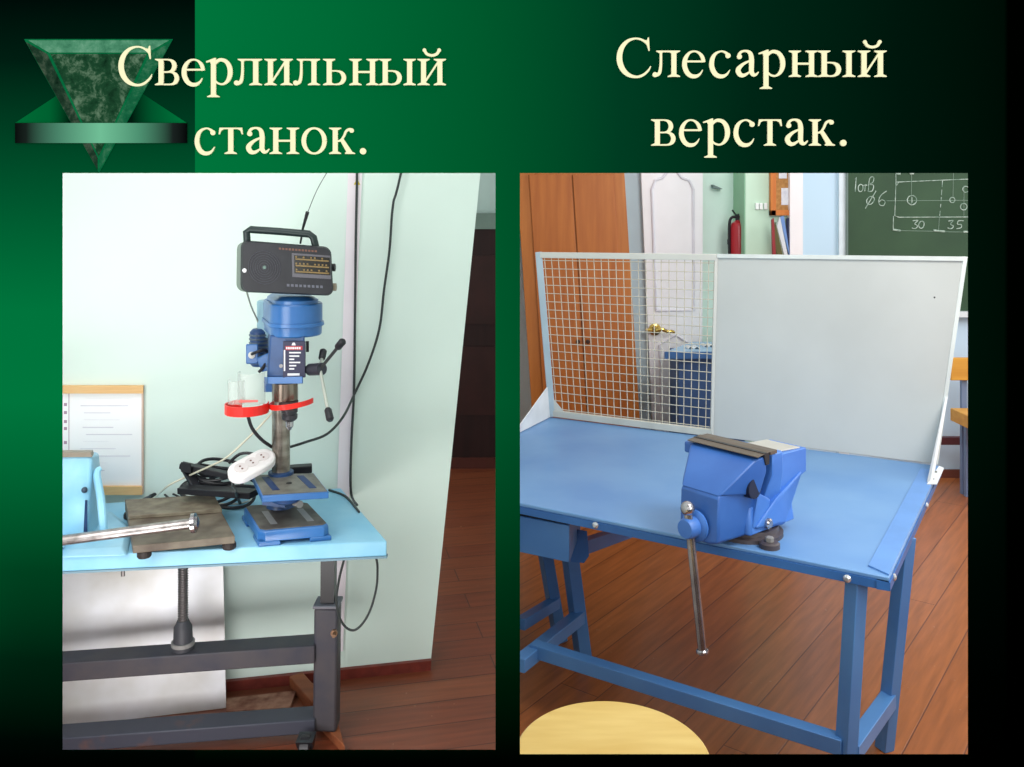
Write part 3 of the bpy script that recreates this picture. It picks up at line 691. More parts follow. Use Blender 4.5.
for v in (.42,.82): MB().lathe(rq(.985,v,rd+.035), (1,0,0), [(0,.012),(.014,.012),(.015,.009)], 16).build('tuning_knob', mat('knob_tan', (150,140,120), .5) if v>.5 else blk, rb)
MB().ball(rq(.045,.58,rd+.004), .008).build('led_lamp', mat('white_lamp', (250,250,255), .2), rb)
hq = [rq(.07,.06,rd+.04), P(246.5,232,rd+.04), P(250.5,229.5,rd+.04), P(280,231.5,rd+.04), P(309,234,rd+.04), P(313.5,237.5,rd+.04), rq(.83,.03,rd+.04)]
MB().tube(hq, [.0115]*7, 12).build('carrying_handle', mat('handle_dark_green', (36,50,50), .4), rb, smooth_ang=.8)
an = MB().tube([rq(.66,-.02,rd+.07), P(303,228,rd+.06), P(307.5,212,rd+.04)], [.003,.004,.006], 8).build('antenna_base', blk, rb)
MB().tube([P(305.5,219,rd+.05), P(307.5,213,rd+.04), P(317,190,rd+.02), P(329,169,rd)], .0014, 6, sm=4).build('antenna', mat('antenna_steel', (120,124,124), .3, .7), rb)

# ---- cables ------------------------------------------------------------------
cab = mat('dark_grey_cable', (52,58,58), .5)
def wxx(pts, off): return [wx(x,y,off) for x,y in pts]
o = MB().tube([ext(wx(357,173,.02),wx(355.5,300,.02),2.5)]+wxx([(357,173),(355.8,240),(355,310),(354,390),(351.5,400+40),(350.5,480),(352,497)],.02)+[PZ(357,505,TZ+.005)], .0045, 8, sm=4).build('power_cable', cab)
tag(o, 'dark power cable running straight down the pinkish wall strip', 'cable')
o = MB().tube([ext(wx(401,173,.03),wx(393,210,.03),2.5)]+wxx([(401,173),(393,205),(389.5,250),(384,290),(379.5,328),(369,362),(354,395)],.03)+[P(343,417,3.08),P(327,434,3.0),P(306,442,2.97),P(290,447,2.96)], .0045, 8, sm=5).build('power_cable', cab)
tag(o, 'dark cable hanging from above and curving left behind the drill column', 'cable')
o = MB().tube([PZ(329,490,TZ+.004),PZ(345,496,TZ+.004),PZ(356,508,TZ+.004)]+[PZ(359,512,TZ+.004)], .004, 8, sm=4).build('power_cable', cab)
tag(o, 'short dark cable lying across the right end of the bench', 'cable')
o = MB().tube([P(345,556,2.76),P(339,580,2.79),P(336.5,604,2.80),P(343,624,2.81),P(355,630,2.82),P(368,615,2.82),P(376,590,2.82),P(377.5,568,2.80),P(376,557,2.77)], .0037, 8, sm=6).build('cable_loop', cab)
tag(o, 'thin dark cable loop dangling below the right end of the bench', 'cable')
o = MB().tube([P(247,412,2.80),P(252,428,2.83),P(262,440,2.86),P(272,447,2.90)], .0055, 8, sm=5).build('power_cable', blk)
tag(o, 'thick black lead curving from the red guard to the drill column', 'cable')
whitec = mat('cream_flex', (226,222,200), .5)
o = MB().tube([PZ(141,504,TZ+.004),PZ(153,499,TZ+.004),P(168,486,3.0),P(186,477,2.98),P(206,468,2.95),P(226,458,2.92),P(246,440,2.92),P(262,424,2.92),P(276,408,2.93)], .0032, 8, sm=5).build('thin_flex', whitec)
tag(o, 'thin cream flex rising from the bench towards the red guard', 'cable')
o = MB().tube([PZ(181,495,TZ+.003),PZ(196,497,TZ+.003),PZ(209,502,TZ+.003),PZ(228,504,TZ+.003),PZ(246,502,TZ+.003),PZ(254,497,TZ+.003)], .0032, 8, sm=5).build('thin_flex', mat('grey_white_flex', (214,220,214), .5))
tag(o, 'thin whitish flex curving on the bench between iron plate and drill base', 'cable')
o = MB().tube([P(246,289,2.83),P(251,306,2.93),P(258,322,3.0),P(260,334,3.0)], .0028, 6, sm=4).build('thin_flex', mat('grey_flex', (170,172,160), .5))
tag(o, 'thin grey lead hanging from the radio to the motor', 'cable')
# coil of black cable
cl = MB(); random.seed(11)
for k in range(10):
    cxp = 219+random.uniform(-9,12); cyp = 483+random.uniform(-3,5); rx0 = 30+random.uniform(-8,9)
    pts = []
    base = Vector((P(cxp,0,3.05).x, 3.05, TZ))
    ph = random.uniform(0,6)
    for i in range(22):
        t = 2*PI*i/20+ph
        pts.append(base+Vector((math.cos(t)*rx0*.0031, math.sin(t)*.07, (.008+.012*k)+.014*(1+math.sin(t*2+k)))))
    cl.tube(pts, .0054, 8, sm=2)
o = cl.build('cable_coil', blk); tag(o, 'tangled coil of black cable heaped behind the iron plate', 'cable')
rk = thing('metal_bracket', 'flat black metal bracket lying under the cable coil left of the power strip', 'bracket', PZ(210,497,TZ))
MB().bar(P(181,465,2.99), P(236,477,2.98), .03, .018).build('bracket_arm', blk, rk, bevel=.002)
MB().bar(P(182,489,2.94)+Vector((0,0,0)), P(254,494,2.86), .05, .02).build('bracket_arm', blk, rk, bevel=.002)
MB().bar(P(184,466,3.0), P(198,490,2.95), .03, .012).build('bracket_web', blk, rk, bevel=.002)
MB().hull([P(181,462,3.0),P(191,464,3.0),P(191,473,3.0),P(181,472,3.0),P(181,462,2.96),P(191,464,2.96),P(191,473,2.96),P(181,472,2.96)]).build('bracket_end', blk, rk)
o = MB().bar(P(286,470,3.0), P(312,468,3.02), .04, .024).build('plug_adapter', blk, bevel=.003); tag(o, 'black rectangular adapter lying behind the right side of the drill column', 'adapter')
# power strip
ps = thing('power_strip', 'white three socket power strip lying on the black cable coil', 'power strip', P(250,480,2.86))
e0, e1 = P(241,476,2.80), P(263,464,2.86)
dv = (e1-e0).normalized(); sd = Vector((dv.y,-dv.x,0)).normalized(); sd = (sd+Vector((0,0,-.35))).normalized(); upn = dv.cross(sd).normalized()
if upn.z < 0: upn = -upn
ol = []
R0 = .041
for i in range(11): t = PI/2+PI*i/10; ol.append(e0+dv*(R0*math.cos(t))+sd*(R0*math.sin(t)))
for i in range(11): t = -PI/2+PI*i/10; ol.append(e1+dv*(R0*math.cos(t))+sd*(R0*math.sin(t)))
wh = mat('glossy_white_plastic', (246,240,240), .3, var=.03)
MB().prism(ol, upn*.03).build('strip_body', wh, ps, bevel=.008, seg=3)
for i in range(3):
    c = e0.lerp(e1, .02+.48*i)+upn*.0305
    sk = MB().lathe(c, upn, [(0,.0215),(.0015,.0215),(.0016,.02)], 24).build('socket', mat('socket_white', (236,226,226), .35), ps)
    for s_ in (-1,1): MB().lathe(c+sd*.007*s_+upn*.0016, upn, [(0,.0032),(.0008,.0032)], 10).build('socket_hole', mat('hole_brown', (110,60,50), .6), sk)
o = MB().tube([P(232,478,2.80),P(233,486,2.79),P(236,493,2.79),PZ(240,503,TZ+.005)], .005, 8, sm=4).build('power_cable', cab); tag(o, 'dark lead leaving the lower end of the white power strip', 'cable')
o = MB().tube([P(229,463,2.93),P(240,454,2.93),P(254,454,2.93),P(266,460,2.95),P(272,466,2.97)], .005, 8, sm=4).build('power_cable', blk); tag(o, 'black lead arching over the white power strip to the column', 'cable')

# ================================================================== ROOM 2 (workbench)
floor2 = planks('orange_brown_boards', math.radians(53), .155, 3.0, (178,106,58), (166,94,48), (120,64,34), .3)
struct('floor', MB().face([(-.008,DB+.004,0),(3.9,DB+.004,0),(3.9,5.95,0),(-.008,5.95,0)]), floor2)
DW = 5.2
wpt = mat('pale_blue_white_wall', (206,224,228), .8, var=.04)
def wallp(name, x0, x1, dd, m, z0=0, z1=2.7, th=.06):
    return struct(name, MB().box(P(x0,0,dd).x, P(x1,0,dd).x, dd, dd+th, z0, z1), m)
wallp('wall_back', 514, 652, DW+.05, mat('greyish_blue_wall', (200,222,232), .8, var=.05))
wallp('trim_2', 514.5, 533, DW-.05, mat('white_door_casing', (228,236,240), .5, var=.03), th=.1)
mintb = mat('bright_mint_wall', (222,246,236), .8, var=.04)
wallp('wall_back', 652.1, 741, DW+.05, mintb)
# pillar with darker green side
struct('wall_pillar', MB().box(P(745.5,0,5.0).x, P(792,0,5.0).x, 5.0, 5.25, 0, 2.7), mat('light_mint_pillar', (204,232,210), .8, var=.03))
struct('trim_3', MB().box(P(745.5,0,5.0).x-.006, P(745.5,0,5.0).x-.0005, 5.002, 5.2495, 0, 2.7), mat('darker_green_wall', (150,200,166), .8, var=.05))
struct('trim_4', MB().box(P(790,0,4.95).x, P(803,0,4.95).x, 4.95, 5.06, 0, 2.7), mat('warm_white_column', (240,236,238), .6, var=.03))
DR = 5.73
wallp('wall_right', 770, 1075, DR, mat('soft_blue_wall', (196,220,240), .8, var=.06, scale=1))
struct('trim_5', MB().box(P(838,0,DR).x, P(848,0,DR).x, DR-.02, DR, 0, 2.7), mat('white_board_edge', (222,232,240), .6))
struct('baseboard_right', MB().box(P(803,0,DR).x, P(1075,0,DR).x, DR-.02, DR, 0, .05), mat('brown_skirting', (110,58,44), .5))
# heating pipe
o = MB().bar(P(900,440.5,5.6), P(1050,440.5,5.6), .04, .045).build('wall_rail', mat('dark_maroon_rail', (84,34,42), .5)); tag(o, 'dark maroon horizontal rail low on the blue wall behind the school bench', 'rail')
# wardrobe
wd_o = wood('honey_wood', (190,116,52), (164,92,36), stretch=(16,16,1.2), rough=.4)
wd_d = wood('honey_wood_door', (182,106,44), (158,84,32), stretch=(16,16,1.2), rough=.4)
DC = 4.95
def px_at(px, z, dd): return Vector(((px-CX)/F*dd, dd, z))
cl_, cr_ = (513,535.5,539), (621,641,646)     # px at z 2.2 / .6 / 0
def lean(a, z): return a[2]+(a[0]-a[2])*z/2.2
ZT2 = 2.25
war = thing('wardrobe', 'tall honey brown two door wooden cupboard behind the wire mesh', 'cupboard', Vector((px_at(585,0,DC).x, DC+.12, 0)))
def wq2(a, b, z0, z1, dd, th, nm, m, par, bev=0):
    return MB().prism([px_at(lean(a,z0),z0,dd), px_at(lean(b,z0),z0,dd), px_at(lean(b,z1),z1,dd), px_at(lean(a,z1),z1,dd)], (0,th,0)).build(nm, m, par, bevel=bev)
mix = lambda t: tuple(cl_[i]+(cr_[i]-cl_[i])*t for i in range(3))
wq2(cl_, cr_, 0, ZT2, DC, .2, 'carcass', wd_o, war)
for t0, t1 in ((.115,.505),(.52,.895)):
    dd0 = wq2(mix(t0), mix(t1), .08, 1.895, DC-.014, .014, 'cupboard_door', wd_d, war, .002)
    kx = .47 if t0 < .3 else .56
    MB().lathe(px_at(lean(mix(kx),.98),.98,DC-.014), (0,-1,0), [(0,.006),(.01,.005),(.012,.012),(.02,.012),(.022,.006)], 14).build('knob', mat('dark_knob', (60,36,24), .4), dd0)
# white door with an arched panel
dw = mat('white_door_paint', (244,244,248), .4, var=.03)
dx0, dx1 = (639,652,656), (703,702,702)
def l3(a, z): return a[2]+(a[0]-a[2])*z/2.2
def dq(u, z, off=0):
    a = l3(dx0,z); b = l3(dx1,z); return px_at(a+(b-a)*u, z, DW-off)
do = struct('door_2', MB().prism([dq(0,0), dq(1,0), dq(1,2.2), dq(0,2.2)], (0,.045,0)), dw)
pm = mat('door_moulding', (230,230,240), .4)
def mold(pts, nm='panel_moulding'): MB().tube(pts, .0085, 8, sm=0).build(nm, pm, do)
arch = [dq(.16,1.12,.002), dq(.16,1.82,.002), dq(.22,1.87,.002), dq(.34,1.885,.002), dq(.42,1.92,.002), dq(.5,1.935,.002), dq(.58,1.92,.002), dq(.66,1.885,.002), dq(.78,1.87,.002), dq(.84,1.82,.002), dq(.84,1.12,.002), dq(.16,1.12,.002)]
mold(arch); mold([dq(.2,.2,.002), dq(.8,.2,.002), dq(.8,.92,.002), dq(.5,.98,.002), dq(.2,.92,.002), dq(.2,.2,.002)])
mold([dq(.24,1.98,.002), dq(.42,1.985,.002), dq(.5,2.03,.002), dq(.58,1.985,.002), dq(.78,1.98,.002)])
brass = mat('brass', (206,176,96), .22, .9)
hp = P(655,329.5,DW-.005)
MB().lathe(hp+Vector((0,.004,0)), (0,-1,0), [(0,.036),(.006,.034),(.01,.022),(.04,.012),(.05,.014)], 20).build('door_handle', brass, do)
MB().tube([hp+Vector((0,-.045,0)), hp+Vector((.03,-.05,.008)), hp+Vector((.06,-.05,-.004)), hp+Vector((.09,-.048,-.004)), hp+Vector((.105,-.045,-.012))], [.012,.011,.01,.009,.006], 10, sm=4).build('handle_lever', brass, do)
MB().tube([hp+Vector((-.055,-.02,0)), hp+Vector((-.02,-.03,0))], [.012,.01], 10).build('handle_latch', brass, do)
# fire extinguisher
ex = P(737.5,0,5.13).x
fe = thing('fire_extinguisher', 'red fire extinguisher with black valve hanging on the mint wall', 'fire extinguisher', Vector((ex,5.13,1.40)))
dz = .0
MB().lathe((ex,5.12,1.30), (0,0,1), [(0,.03),(.005,.044),(.3,.046),(.325,.036),(.338,.016),(.345,.014)], 24).build('cylinder', mat('extinguisher_red', (176,36,48), .3), fe, smooth_ang=.5)
MB().lathe((ex,5.12,1.64), (0,0,1), [(0,.015),(.03,.015),(.032,.009)], 14).build('valve', blk, fe)
MB().tube([(ex-.032,5.12,1.70),(ex-.01,5.12,1.672),(ex+.015,5.12,1.675),(ex+.034,5.12,1.655)], .005, 8, sm=3).build('carrying_handle', blk, fe)
MB().tube([(ex-.01,5.11,1.66),(ex-.04,5.11,1.655),(ex-.052,5.11,1.6),(ex-.05,5.11,1.4)], .008, 8, sm=4).build('hose', blk, fe)
MB().tube([(ex+.005,5.1,1.662),(ex+.028,5.1,1.65),(ex+.034,5.1,1.612)], .006, 8, sm=3).build('discharge_pipe', mat('valve_brown', (90,50,44), .4), fe)
arcm = MB(); pts = []
for i in range(7):
    t = math.radians(-75+80*i/6); pts.append((math.cos(t), math.sin(t)))
arcm.loft([[(ex+.0445*c, 5.12+.0445*s, 1.42), (ex+.0455*c, 5.12+.0455*s, 1.42), (ex+.0455*c, 5.12+.0455*s, 1.565), (ex+.0445*c, 5.12+.0445*s, 1.565)] for c, s in pts])
arcm.build('paper_label', mat('label_paper', (220,200,206), .6), fe)
MB().box(ex-.03, ex+.03, 5.155, 5.252, 1.5, 1.53).build('wall_bracket', blk, fe)
# wall bits
a = P(713,184,5.2); o = MB().prism([P(713,184.5,5.19),P(723,189,5.19),P(714,188,5.19)], (0,.06,0)).build('wall_hook', mat('grey_hook', (110,130,130), .5)); tag(o, 'small grey pointed bracket on the mint wall above the extinguisher', 'hook')
for i, (x0, lb) in enumerate(((755,'leftmost of three small white wall sockets on the mint pillar'),(759,'middle of three small white wall sockets on the mint pillar'),(763.5,'right one of three small white wall sockets on the mint pillar'))):
    o = MB().box(P(x0,0,5).x, P(x0+3.2,0,5).x, 4.985, 5.0, P(0,209.5,5).z, P(0,203,5).z).build('wall_socket', mat('socket_plastic', (246,250,248), .4), bevel=.002); tag(o, lb, 'socket', 'white sockets on the pillar')
# cork board
ck0 = thing('notice_board', 'orange framed cork notice board with white papers above the folders', 'notice board', P(781,212,4.99))
corkf = wood('orange_frame', (216,130,58), (190,104,40), rough=.5)
a, b = P(769.5,160,4.99), P(791,215.5,4.99)
MB().box(a.x+.012, b.x-.002, 4.985, 4.998, b.z+.02, 2.02).build('cork', mat('cork', (196,148,90), .9, rgb2=(172,122,70), scale=60), ck0)
for (x0,x1,z0,z1) in ((a.x,a.x+.03,b.z,2.04),(a.x,b.x-.002,b.z,b.z+.03),(a.x,b.x-.002,2.02,2.05)):
    MB().box(x0,x1,4.965,4.998,z0,z1).build('frame_side', corkf, ck0, bevel=.002)
for (x0,y0,x1,y1) in ((779,165,787,178.5),(781.5,188,790,205)):
    p, q = P(x0,y0,4.98), P(x1,y1,4.98)
    MB().box(p.x,q.x,4.982,4.985,q.z,p.z).build('pinned_paper', mat('note_paper', (238,240,246), .7, rgb2=(216,220,232), scale=40), ck0)
# folders under it
fs = [((774,218),(776,256),(772.8,256),(771.8,220),(150,44,50),'dark red folder, first in the row under the notice board'),
      ((775.5,222),(783,256),(777,256),(774,234),(96,92,48),'olive folder leaning in the row under the notice board'),
      ((780,217),(788,256),(784.5,256),(777,226),(222,226,232),'white folder leaning steeply under the notice board'),
      ((784,216),(790,256),(788,250),(780,217),(110,146,204),'blue folder leaning right of the white folder')]
shf = MB().box(P(768,0,4.9).x, P(790,0,4.9).x-.002, 4.86, 4.998, P(0,256,4.9).z-.03, P(0,256,4.9).z).build('wall_shelf', wd_o); tag(shf, 'small wooden shelf holding leaning folders, mostly hidden by the grey panel', 'shelf')
for i,(a,b,c,d4,col,lb) in enumerate(fs):
    o = MB().prism([P(x,y,4.88+.022*i) for x,y in (a,b,c,d4)], (0,.018,0)).build('folder', mat('folder_%s' % lb.split()[0].replace(',',''), col, .5)); tag(o, lb, 'folder', 'folders under the notice board')
o = MB().box(P(786,0,4.98).x, P(789.5,0,4.98).x, 4.97, 4.984, P(0,256,4.97).z, P(0,218,4.97).z).build('folder', mat('folder_navy', (34,40,80), .5)); tag(o, 'dark navy folder standing behind the blue one beside the white column', 'folder', 'folders under the notice board')

# chalkboard
cb0 = P(848,0,DR-.03).x; cb1 = P(1068,0,DR-.03).x; zbt = P(0,311,DR-.03).z
cbd = thing('chalkboard', 'dark green chalkboard with a white dimensioned drawing at right of room', 'chalkboard', Vector(((cb0+cb1)/2, DR-.02, zbt)))
surf = MB().box(cb0, cb1, DR-.03, DR-.002, zbt, 2.3).build('writing_surface', mat('chalkboard_green', (50,78,52), .7, rgb2=(42,68,46), scale=3), cbd)
MB().box(cb0, cb1, DR-.075, DR-.03, zbt-.035, zbt).build('chalk_ledge', mat('ledge_white', (214,220,224), .5), cbd)
MB().box(cb0-.012, cb0, DR-.034, DR-.002, zbt, 2.3).build('board_edge', mat('edge_grey', (104,122,116), .5), cbd)
chalk = mat('chalk', (186,200,190), .9, rgb2=(118,142,126), scale=40)
fchalk = mat('faint_chalk', (128,150,134), .9)
CD = DR-.031
def ch(zs, r=.0035, m=chalk, nm='chalk_line', sm=0):   # zs in zoomed chalkboard picture units
    pts = [P(840+x/7.307, 165+y/7.307, CD) for x, y in zs]
    return (pts, r, sm)
lines = MB(); faint = MB(); letters = []
for zs in ([(412,125),(960,102)], [(408,125),(400,372),(430,382),(960,380)], [(408,40),(408,125)], [(390,372),(388,472)],[(412,135),(412,150),(430,125)],
           [(748,115),(745,160)],[(744,180),(740,220)],[(740,235),(738,265)],[(736,285),(734,310)],[(731,335),(728,372)]):
    p,r,s_ = ch(zs); lines.tube(p, r*.8, 6)
for zs in ([(385,472),(440,480)],[(682,478),(765,486)],[(900,488),(960,488)],[(405,62),(440,66)],[(508,62),(538,62)]):
    p,r,s_ = ch(zs); lines.tube(p, r*1.9, 6)
for zs in ([(340,262),(960,258)],[(523,40),(520,300)],[(440,480),(690,484)],[(765,488),(900,490)],[(725,380),(720,475)],[(905,150),(905,372)],[(828,60),(825,240)]):
    p,r,s_ = ch(zs); faint.tube(p, r*.55, 6)
lines.build('drawing_lines', chalk, surf); faint.build('thin_drawing_lines', fchalk, surf)
circ = MB()
for cx0, cy0, rr0 in ((525,257,34),(820,256,19),(918,178,22),(903,305,24)):
    p,r,s_ = ch([(cx0+rr0*math.cos(2*PI*i/16), cy0+rr0*math.sin(2*PI*i/16)) for i in range(17)]); circ.tube(p, r, 6)
p,r,s_ = ch([(525,235),(525,275)]); circ.tube(p, r, 6)
circ.build('drawn_circles', chalk, surf)
wr = MB()
glyphs = [[(108,105),(118,88),(110,195)],                                         # 1
 [(150,140),(135,155),(134,185),(150,195),(165,180),(166,152),(150,140)],          # о
 [(172,150),(184,146),(198,148)],[(184,148),(180,192)],                            # т
 [(205,195),(216,100),(245,90),(240,125),(218,140),(244,150),(236,188),(208,194)],[(258,188),(262,194)],  # в.
 [(215,232),(195,255),(200,285),(228,285),(250,255),(240,232),(215,232)],[(262,190),(184,318)],            # diameter sign
 [(340,190),(300,220),(282,260),(290,292),(318,295),(328,268),(305,255),(284,270)],                        # 6
 [(530,408),(568,405),(545,430),(566,445),(550,465),(524,460)],                                             # 3
 [(588,412),(574,435),(582,460),(604,458),(614,430),(604,412),(588,412)],                                   # 0
 [(790,410),(826,406),(806,432),(828,446),(812,466),(786,460)],                                             # 3
 [(902,408),(866,408),(858,432),(884,436),(884,458),(850,466)]]                                              # 5
for zs in glyphs:
    p,r,s_ = ch(zs); wr = MB().tube(p, r*.95, 6, sm=4 if len(zs) > 3 else 0); wr.build('chalk_stroke', chalk, surf)

# school bench at far right (orange boards)
sb_ = thing('school_bench', 'orange wooden slatted bench against the blue wall at the right edge', 'bench', Vector((2.95,5.3,0)))
ow = wood('yellow_orange_board', (222,164,66), (202,140,50), stretch=(1,12,12), rough=.45)
x0 = P(951,0,5.35).x; x1 = x0+.7
MB().box(x0, x1, 5.35, 5.38, zz(380.5,5.35), zz(358,5.35)).build('backrest', ow, sb_, bevel=.004)
MB().box(x0, x1, 5.1, 5.36, zz(431,5.1), zz(418,5.1)).build('seat', ow, sb_, bevel=.004)
bm_ = mat('bench_frame_blue', (120,140,176), .4)
for x in (x0+.08, x1-.08):
    for y in (5.14,5.33): MB().box(x, x+.03, y, y+.03, 0, zz(431,5.1)).build('leg', bm_, sb_)
    MB().box(x, x+.03, 5.38, 5.405, 0, zz(360,5.35)).build('back_post', bm_, sb_)

# small blue desk seen through the mesh
dk = thing('small_desk', 'small blue desk with papers standing by the white door, seen through the mesh', 'desk', Vector((P(700,0,4.9).x,4.95,0)))
dbl = mat('desk_blue', (66,110,166), .45, rgb2=(54,96,150))
zt2 = zz(352,4.75)
MB().slab([(P(664.5,0,4.75).x,4.75),(P(750,0,4.75).x,4.75),(P(750,0,4.75).x,5.12),(P(664.5,0,4.75).x+.22,5.12)], zt2-.03, zt2).build('desk_top', mat('desk_top_blue', (150,186,214), .4), dk)
MB().box(P(664.5,0,4.75).x-.001, P(750,0,4.75).x, 4.742, 4.75, zt2-.034, zt2+.002).build('desk_edge', dbl, dk)
MB().box(P(679,0,4.78).x, P(745,0,4.78).x, 4.79, 5.08, 0, zt2-.03).build('cabinet', mat('desk_cabinet_blue', (62,94,142), .5), dk)
for (xa,xb,ya,lb) in ((688,700,4.85,'crumpled white paper on the left of the small blue desk'),(704,714,4.92,'white paper sheet on the right of the small blue desk')):
    m_ = MB()
    xA, xB = P(xa,0,ya).x, P(xb,0,ya).x
    for i in range(4):
        u0, u1 = xA+(xB-xA)*i/4, xA+(xB-xA)*(i+1)/4; h0_, h1_ = .004+.012*(i%2), .004+.012*((i+1)%2)
        m_.prism([(u0,ya,zt2+h0_),(u1,ya,zt2+h1_),(u1,ya+.09,zt2+h1_*.6),(u0,ya+.09,zt2+h0_*.6)], (0,0,-.0035))
    o = m_.build('paper_sheet', mat('sheet_white', (236,244,246), .6)); tag(o, lb, 'paper', 'papers on the small desk')

# ---- blue workbench --------------------------------------------------------
wbl = mat('workbench_blue', (84,136,194), .4, rgb2=(68,120,182), scale=3, spec=.5)
wbt = mat('workbench_top_blue', (112,156,202), .4, rgb2=(98,144,196), scale=4, spec=.5)
wedge = mat('workbench_edge_blue', (58,112,178), .4, rgb2=(50,100,164), scale=6)
XM = .010
NR = PZ(889,577.5,TZ); BRc = PZ(941,466,TZ); BL = PZ(548,416.5,TZ)
FLx = PZ(520,503,TZ)
dirF = (FLx-NR).normalized()
FL = NR+dirF*((XM-NR.x)/dirF.x)
BLl = Vector((XM, BL.y-.15*1.3, TZ))          # the left edge runs off behind the divider strip
w2 = thing('workbench', 'bright blue steel workbench with rear screen, standing on the orange floor', 'workbench', Vector((.9,3.0,0)))
MB().slab([FL, NR, BRc, BL, BLl], TZ-.012, TZ).build('tabletop', wbt, w2, bevel=.003)
inn = Vector((0,.006,0))
MB().slab([FL+Vector((0,-.002,0)), NR+Vector((.0,-.004,0)), NR+Vector((-.01,.03,0)), FL+Vector((0,.03,0))], TZ-.036, TZ-.012).build('front_apron', wedge, w2)
MB().slab([NR+Vector((.002,-.004,0)), BRc+Vector((.002,0,0)), BRc+Vector((-.03,0,0)), NR+Vector((-.03,.01,0))], TZ-.036, TZ-.012).build('side_apron', wedge, w2)
rn = (BRc-NR).normalized(); rs_ = Vector((-rn.y, rn.x, 0))
MB().slab([NR+rn*.012+rs_*.002, BRc-rn*.09, BRc-rn*.09+rs_*.062, NR+rn*.05+rs_*.062], TZ, TZ+.005).build('side_rim', mat('rim_blue', (100,150,214), .35), w2, bevel=.001)
bolt = mat('bolt_chrome', (220,222,226), .25, .7)
fn = Vector((dirF.y, -dirF.x, 0)); fn = fn if fn.y < 0 else -fn
for px, py in ((847.5,578),(596,525)):
    t = Vector(((px-CX)/F,1,0)); nn = Vector((-dirF.y,dirF.x,0)); dd3 = NR.dot(nn)/t.dot(nn); c = P(px,py,dd3)
    MB().lathe(c+fn*.002, fn, [(0,.011),(.004,.011),(.009,.005)], 14).build('bolt', bolt, w2)
sn = Vector((rn.y,-rn.x,0))
for k in (.05,.62):
    c = NR+rn*(k*(BRc-NR).length)+Vector((0,0,-.02)); MB().lathe(c+sn*.002, sn, [(0,.01),(.004,.01),(.008,.004)], 14).build('bolt', bolt, w2)
def legbar(a, b, w=.052, h=.052): return MB().bar(a, b, w, h, up=(-.5,1,0)).build('leg', wbl, w2, bevel=.002)
def vline(pa, pb, dd):                        # leg through two image points at depth dd, floor to bench
    A_, B_ = P(pa[0],pa[1],dd), P(pb[0],pb[1],dd)
    return ext(A_,B_,TZ-.03), ext(A_,B_,0)
t_, b_2 = vline((856,590),(846,752),2.53); legbar(b_2, t_, .043, .045); nearleg = (t_, b_2)
t_, b_3 = vline((906,540),(884,752),2.84); legbar(b_3, t_, .042, .042)
t_, b_4 = vline((566,528),(583,655),3.42); legbar(b_4, Vector((t_.x,t_.y,TZ-.012)), .05, .05)
t_, b_5 = vline((546,560),(561,645),3.55); legbar(b_5, Vector((t_.x,t_.y,TZ-.012)), .045, .045)
def zat(a, b, z): return ext(a, b, z)
s0 = P(533,648,3.08); s1_ = P(843,745,2.53)
MB().bar(s0, s1_, .045, .045).build('stretcher', wbl, w2, bevel=.002)
MB().bar(P(580,616,3.42), Vector((XM+.012, P(518,665,2.97).y, P(518,665,2.97).z)), .045, .045).build('end_rail', wbl, w2, bevel=.002)
MB().bar(P(556,602,3.55), Vector((XM+.02, P(519,624,3.3).y, P(519,624,3.3).z)), .04, .04).build('end_rail', wbl, w2, bevel=.002)
MB().bar(P(851,752,2.53), P(889,699,2.84), .045, .045).build('end_rail', wbl, w2, bevel=.002)
MB().bar(P(579,548,3.42)+Vector((0,0,.0)), P(628,531,3.9), .04, .05).build('cross_rail', wedge, w2)
# bracket on the left leg
MB().hull([P(569,528,3.2),P(587,531,3.2),P(589,556,3.2),P(584,563,3.2),P(571,562,3.2),P(569,528,3.3),P(587,531,3.3),P(589,556,3.3),P(571,562,3.3)]).build('leg_bracket', wedge, w2)
# drawer under the left end
a1, a2 = Vector((XM+.004,3.10,0)), Vector((P(569,0,3.02).x,3.0,0))
dra = MB().hull([Vector((p.x,p.y,z)) for p in (a1,a2,a2+Vector((.06,.3,0)),a1+Vector((.0,.4,0))) for z in (zz(557,3.05),TZ-.052)]).build('drawer', wbl, w2, bevel=.003)
MB().hull([Vector((p.x,p.y,z)) for p in (a1+Vector((0,.01,0)),a2+Vector((-.01,.01,0)),a2+Vector((.04,.3,0)),a1+Vector((.0,.4,0))) for z in (TZ-.052,TZ-.04)]).build('drawer_gap', mat('gap_dark', (24,30,44), .7), dra)

# ---- rear screen: wire mesh and grey sheet -----------------------------------
Sb0, Sb1 = P(551,0,4.348), P(934,0,3.53)
def sc_pt(s, h, off=0):                       # s along, h 0..1 up
    dd3 = 4.348+(3.53-4.348)*s
    xb = .188+(1.655-.188)*s; xt = .1215+(1.770-.1215)*s
    zt3 = 1.497+(1.517-1.497)*s
    return Vector((xb+(xt-xb)*h, dd3-off, TZ+.004+(zt3-TZ-.004)*h))
scr = thing('bench_screen', 'light grey rear screen, half wire mesh and half solid sheet, on the blue workbench', 'screen', sc_pt(.5,0))
lg = mat('light_grey_enamel', (212,212,204), .45, rgb2=(204,204,196), scale=4)
sh = mat('grey_sheet_paint', (200,203,199), .45, rgb2=(192,195,191), scale=2.5)
SM = .474
MB().prism([sc_pt(SM,.0), sc_pt(1,0), sc_pt(1,1), sc_pt(SM,1)], (0,.012,0)).build('solid_panel', sh, scr, bevel=.002)
MB().prism([sc_pt(1,.0,.002), sc_pt(1.008,0,.002), sc_pt(1.008,1,.002), sc_pt(1,1,.002)], (0,.02,0)).build('panel_edge', mat('pale_edge', (226,232,228), .5), scr)
MB().bar(sc_pt(SM,.99,.004), sc_pt(1,.99,.004), .014, .016).build('top_lip', mat('pale_edge',(0,0,0)), scr)
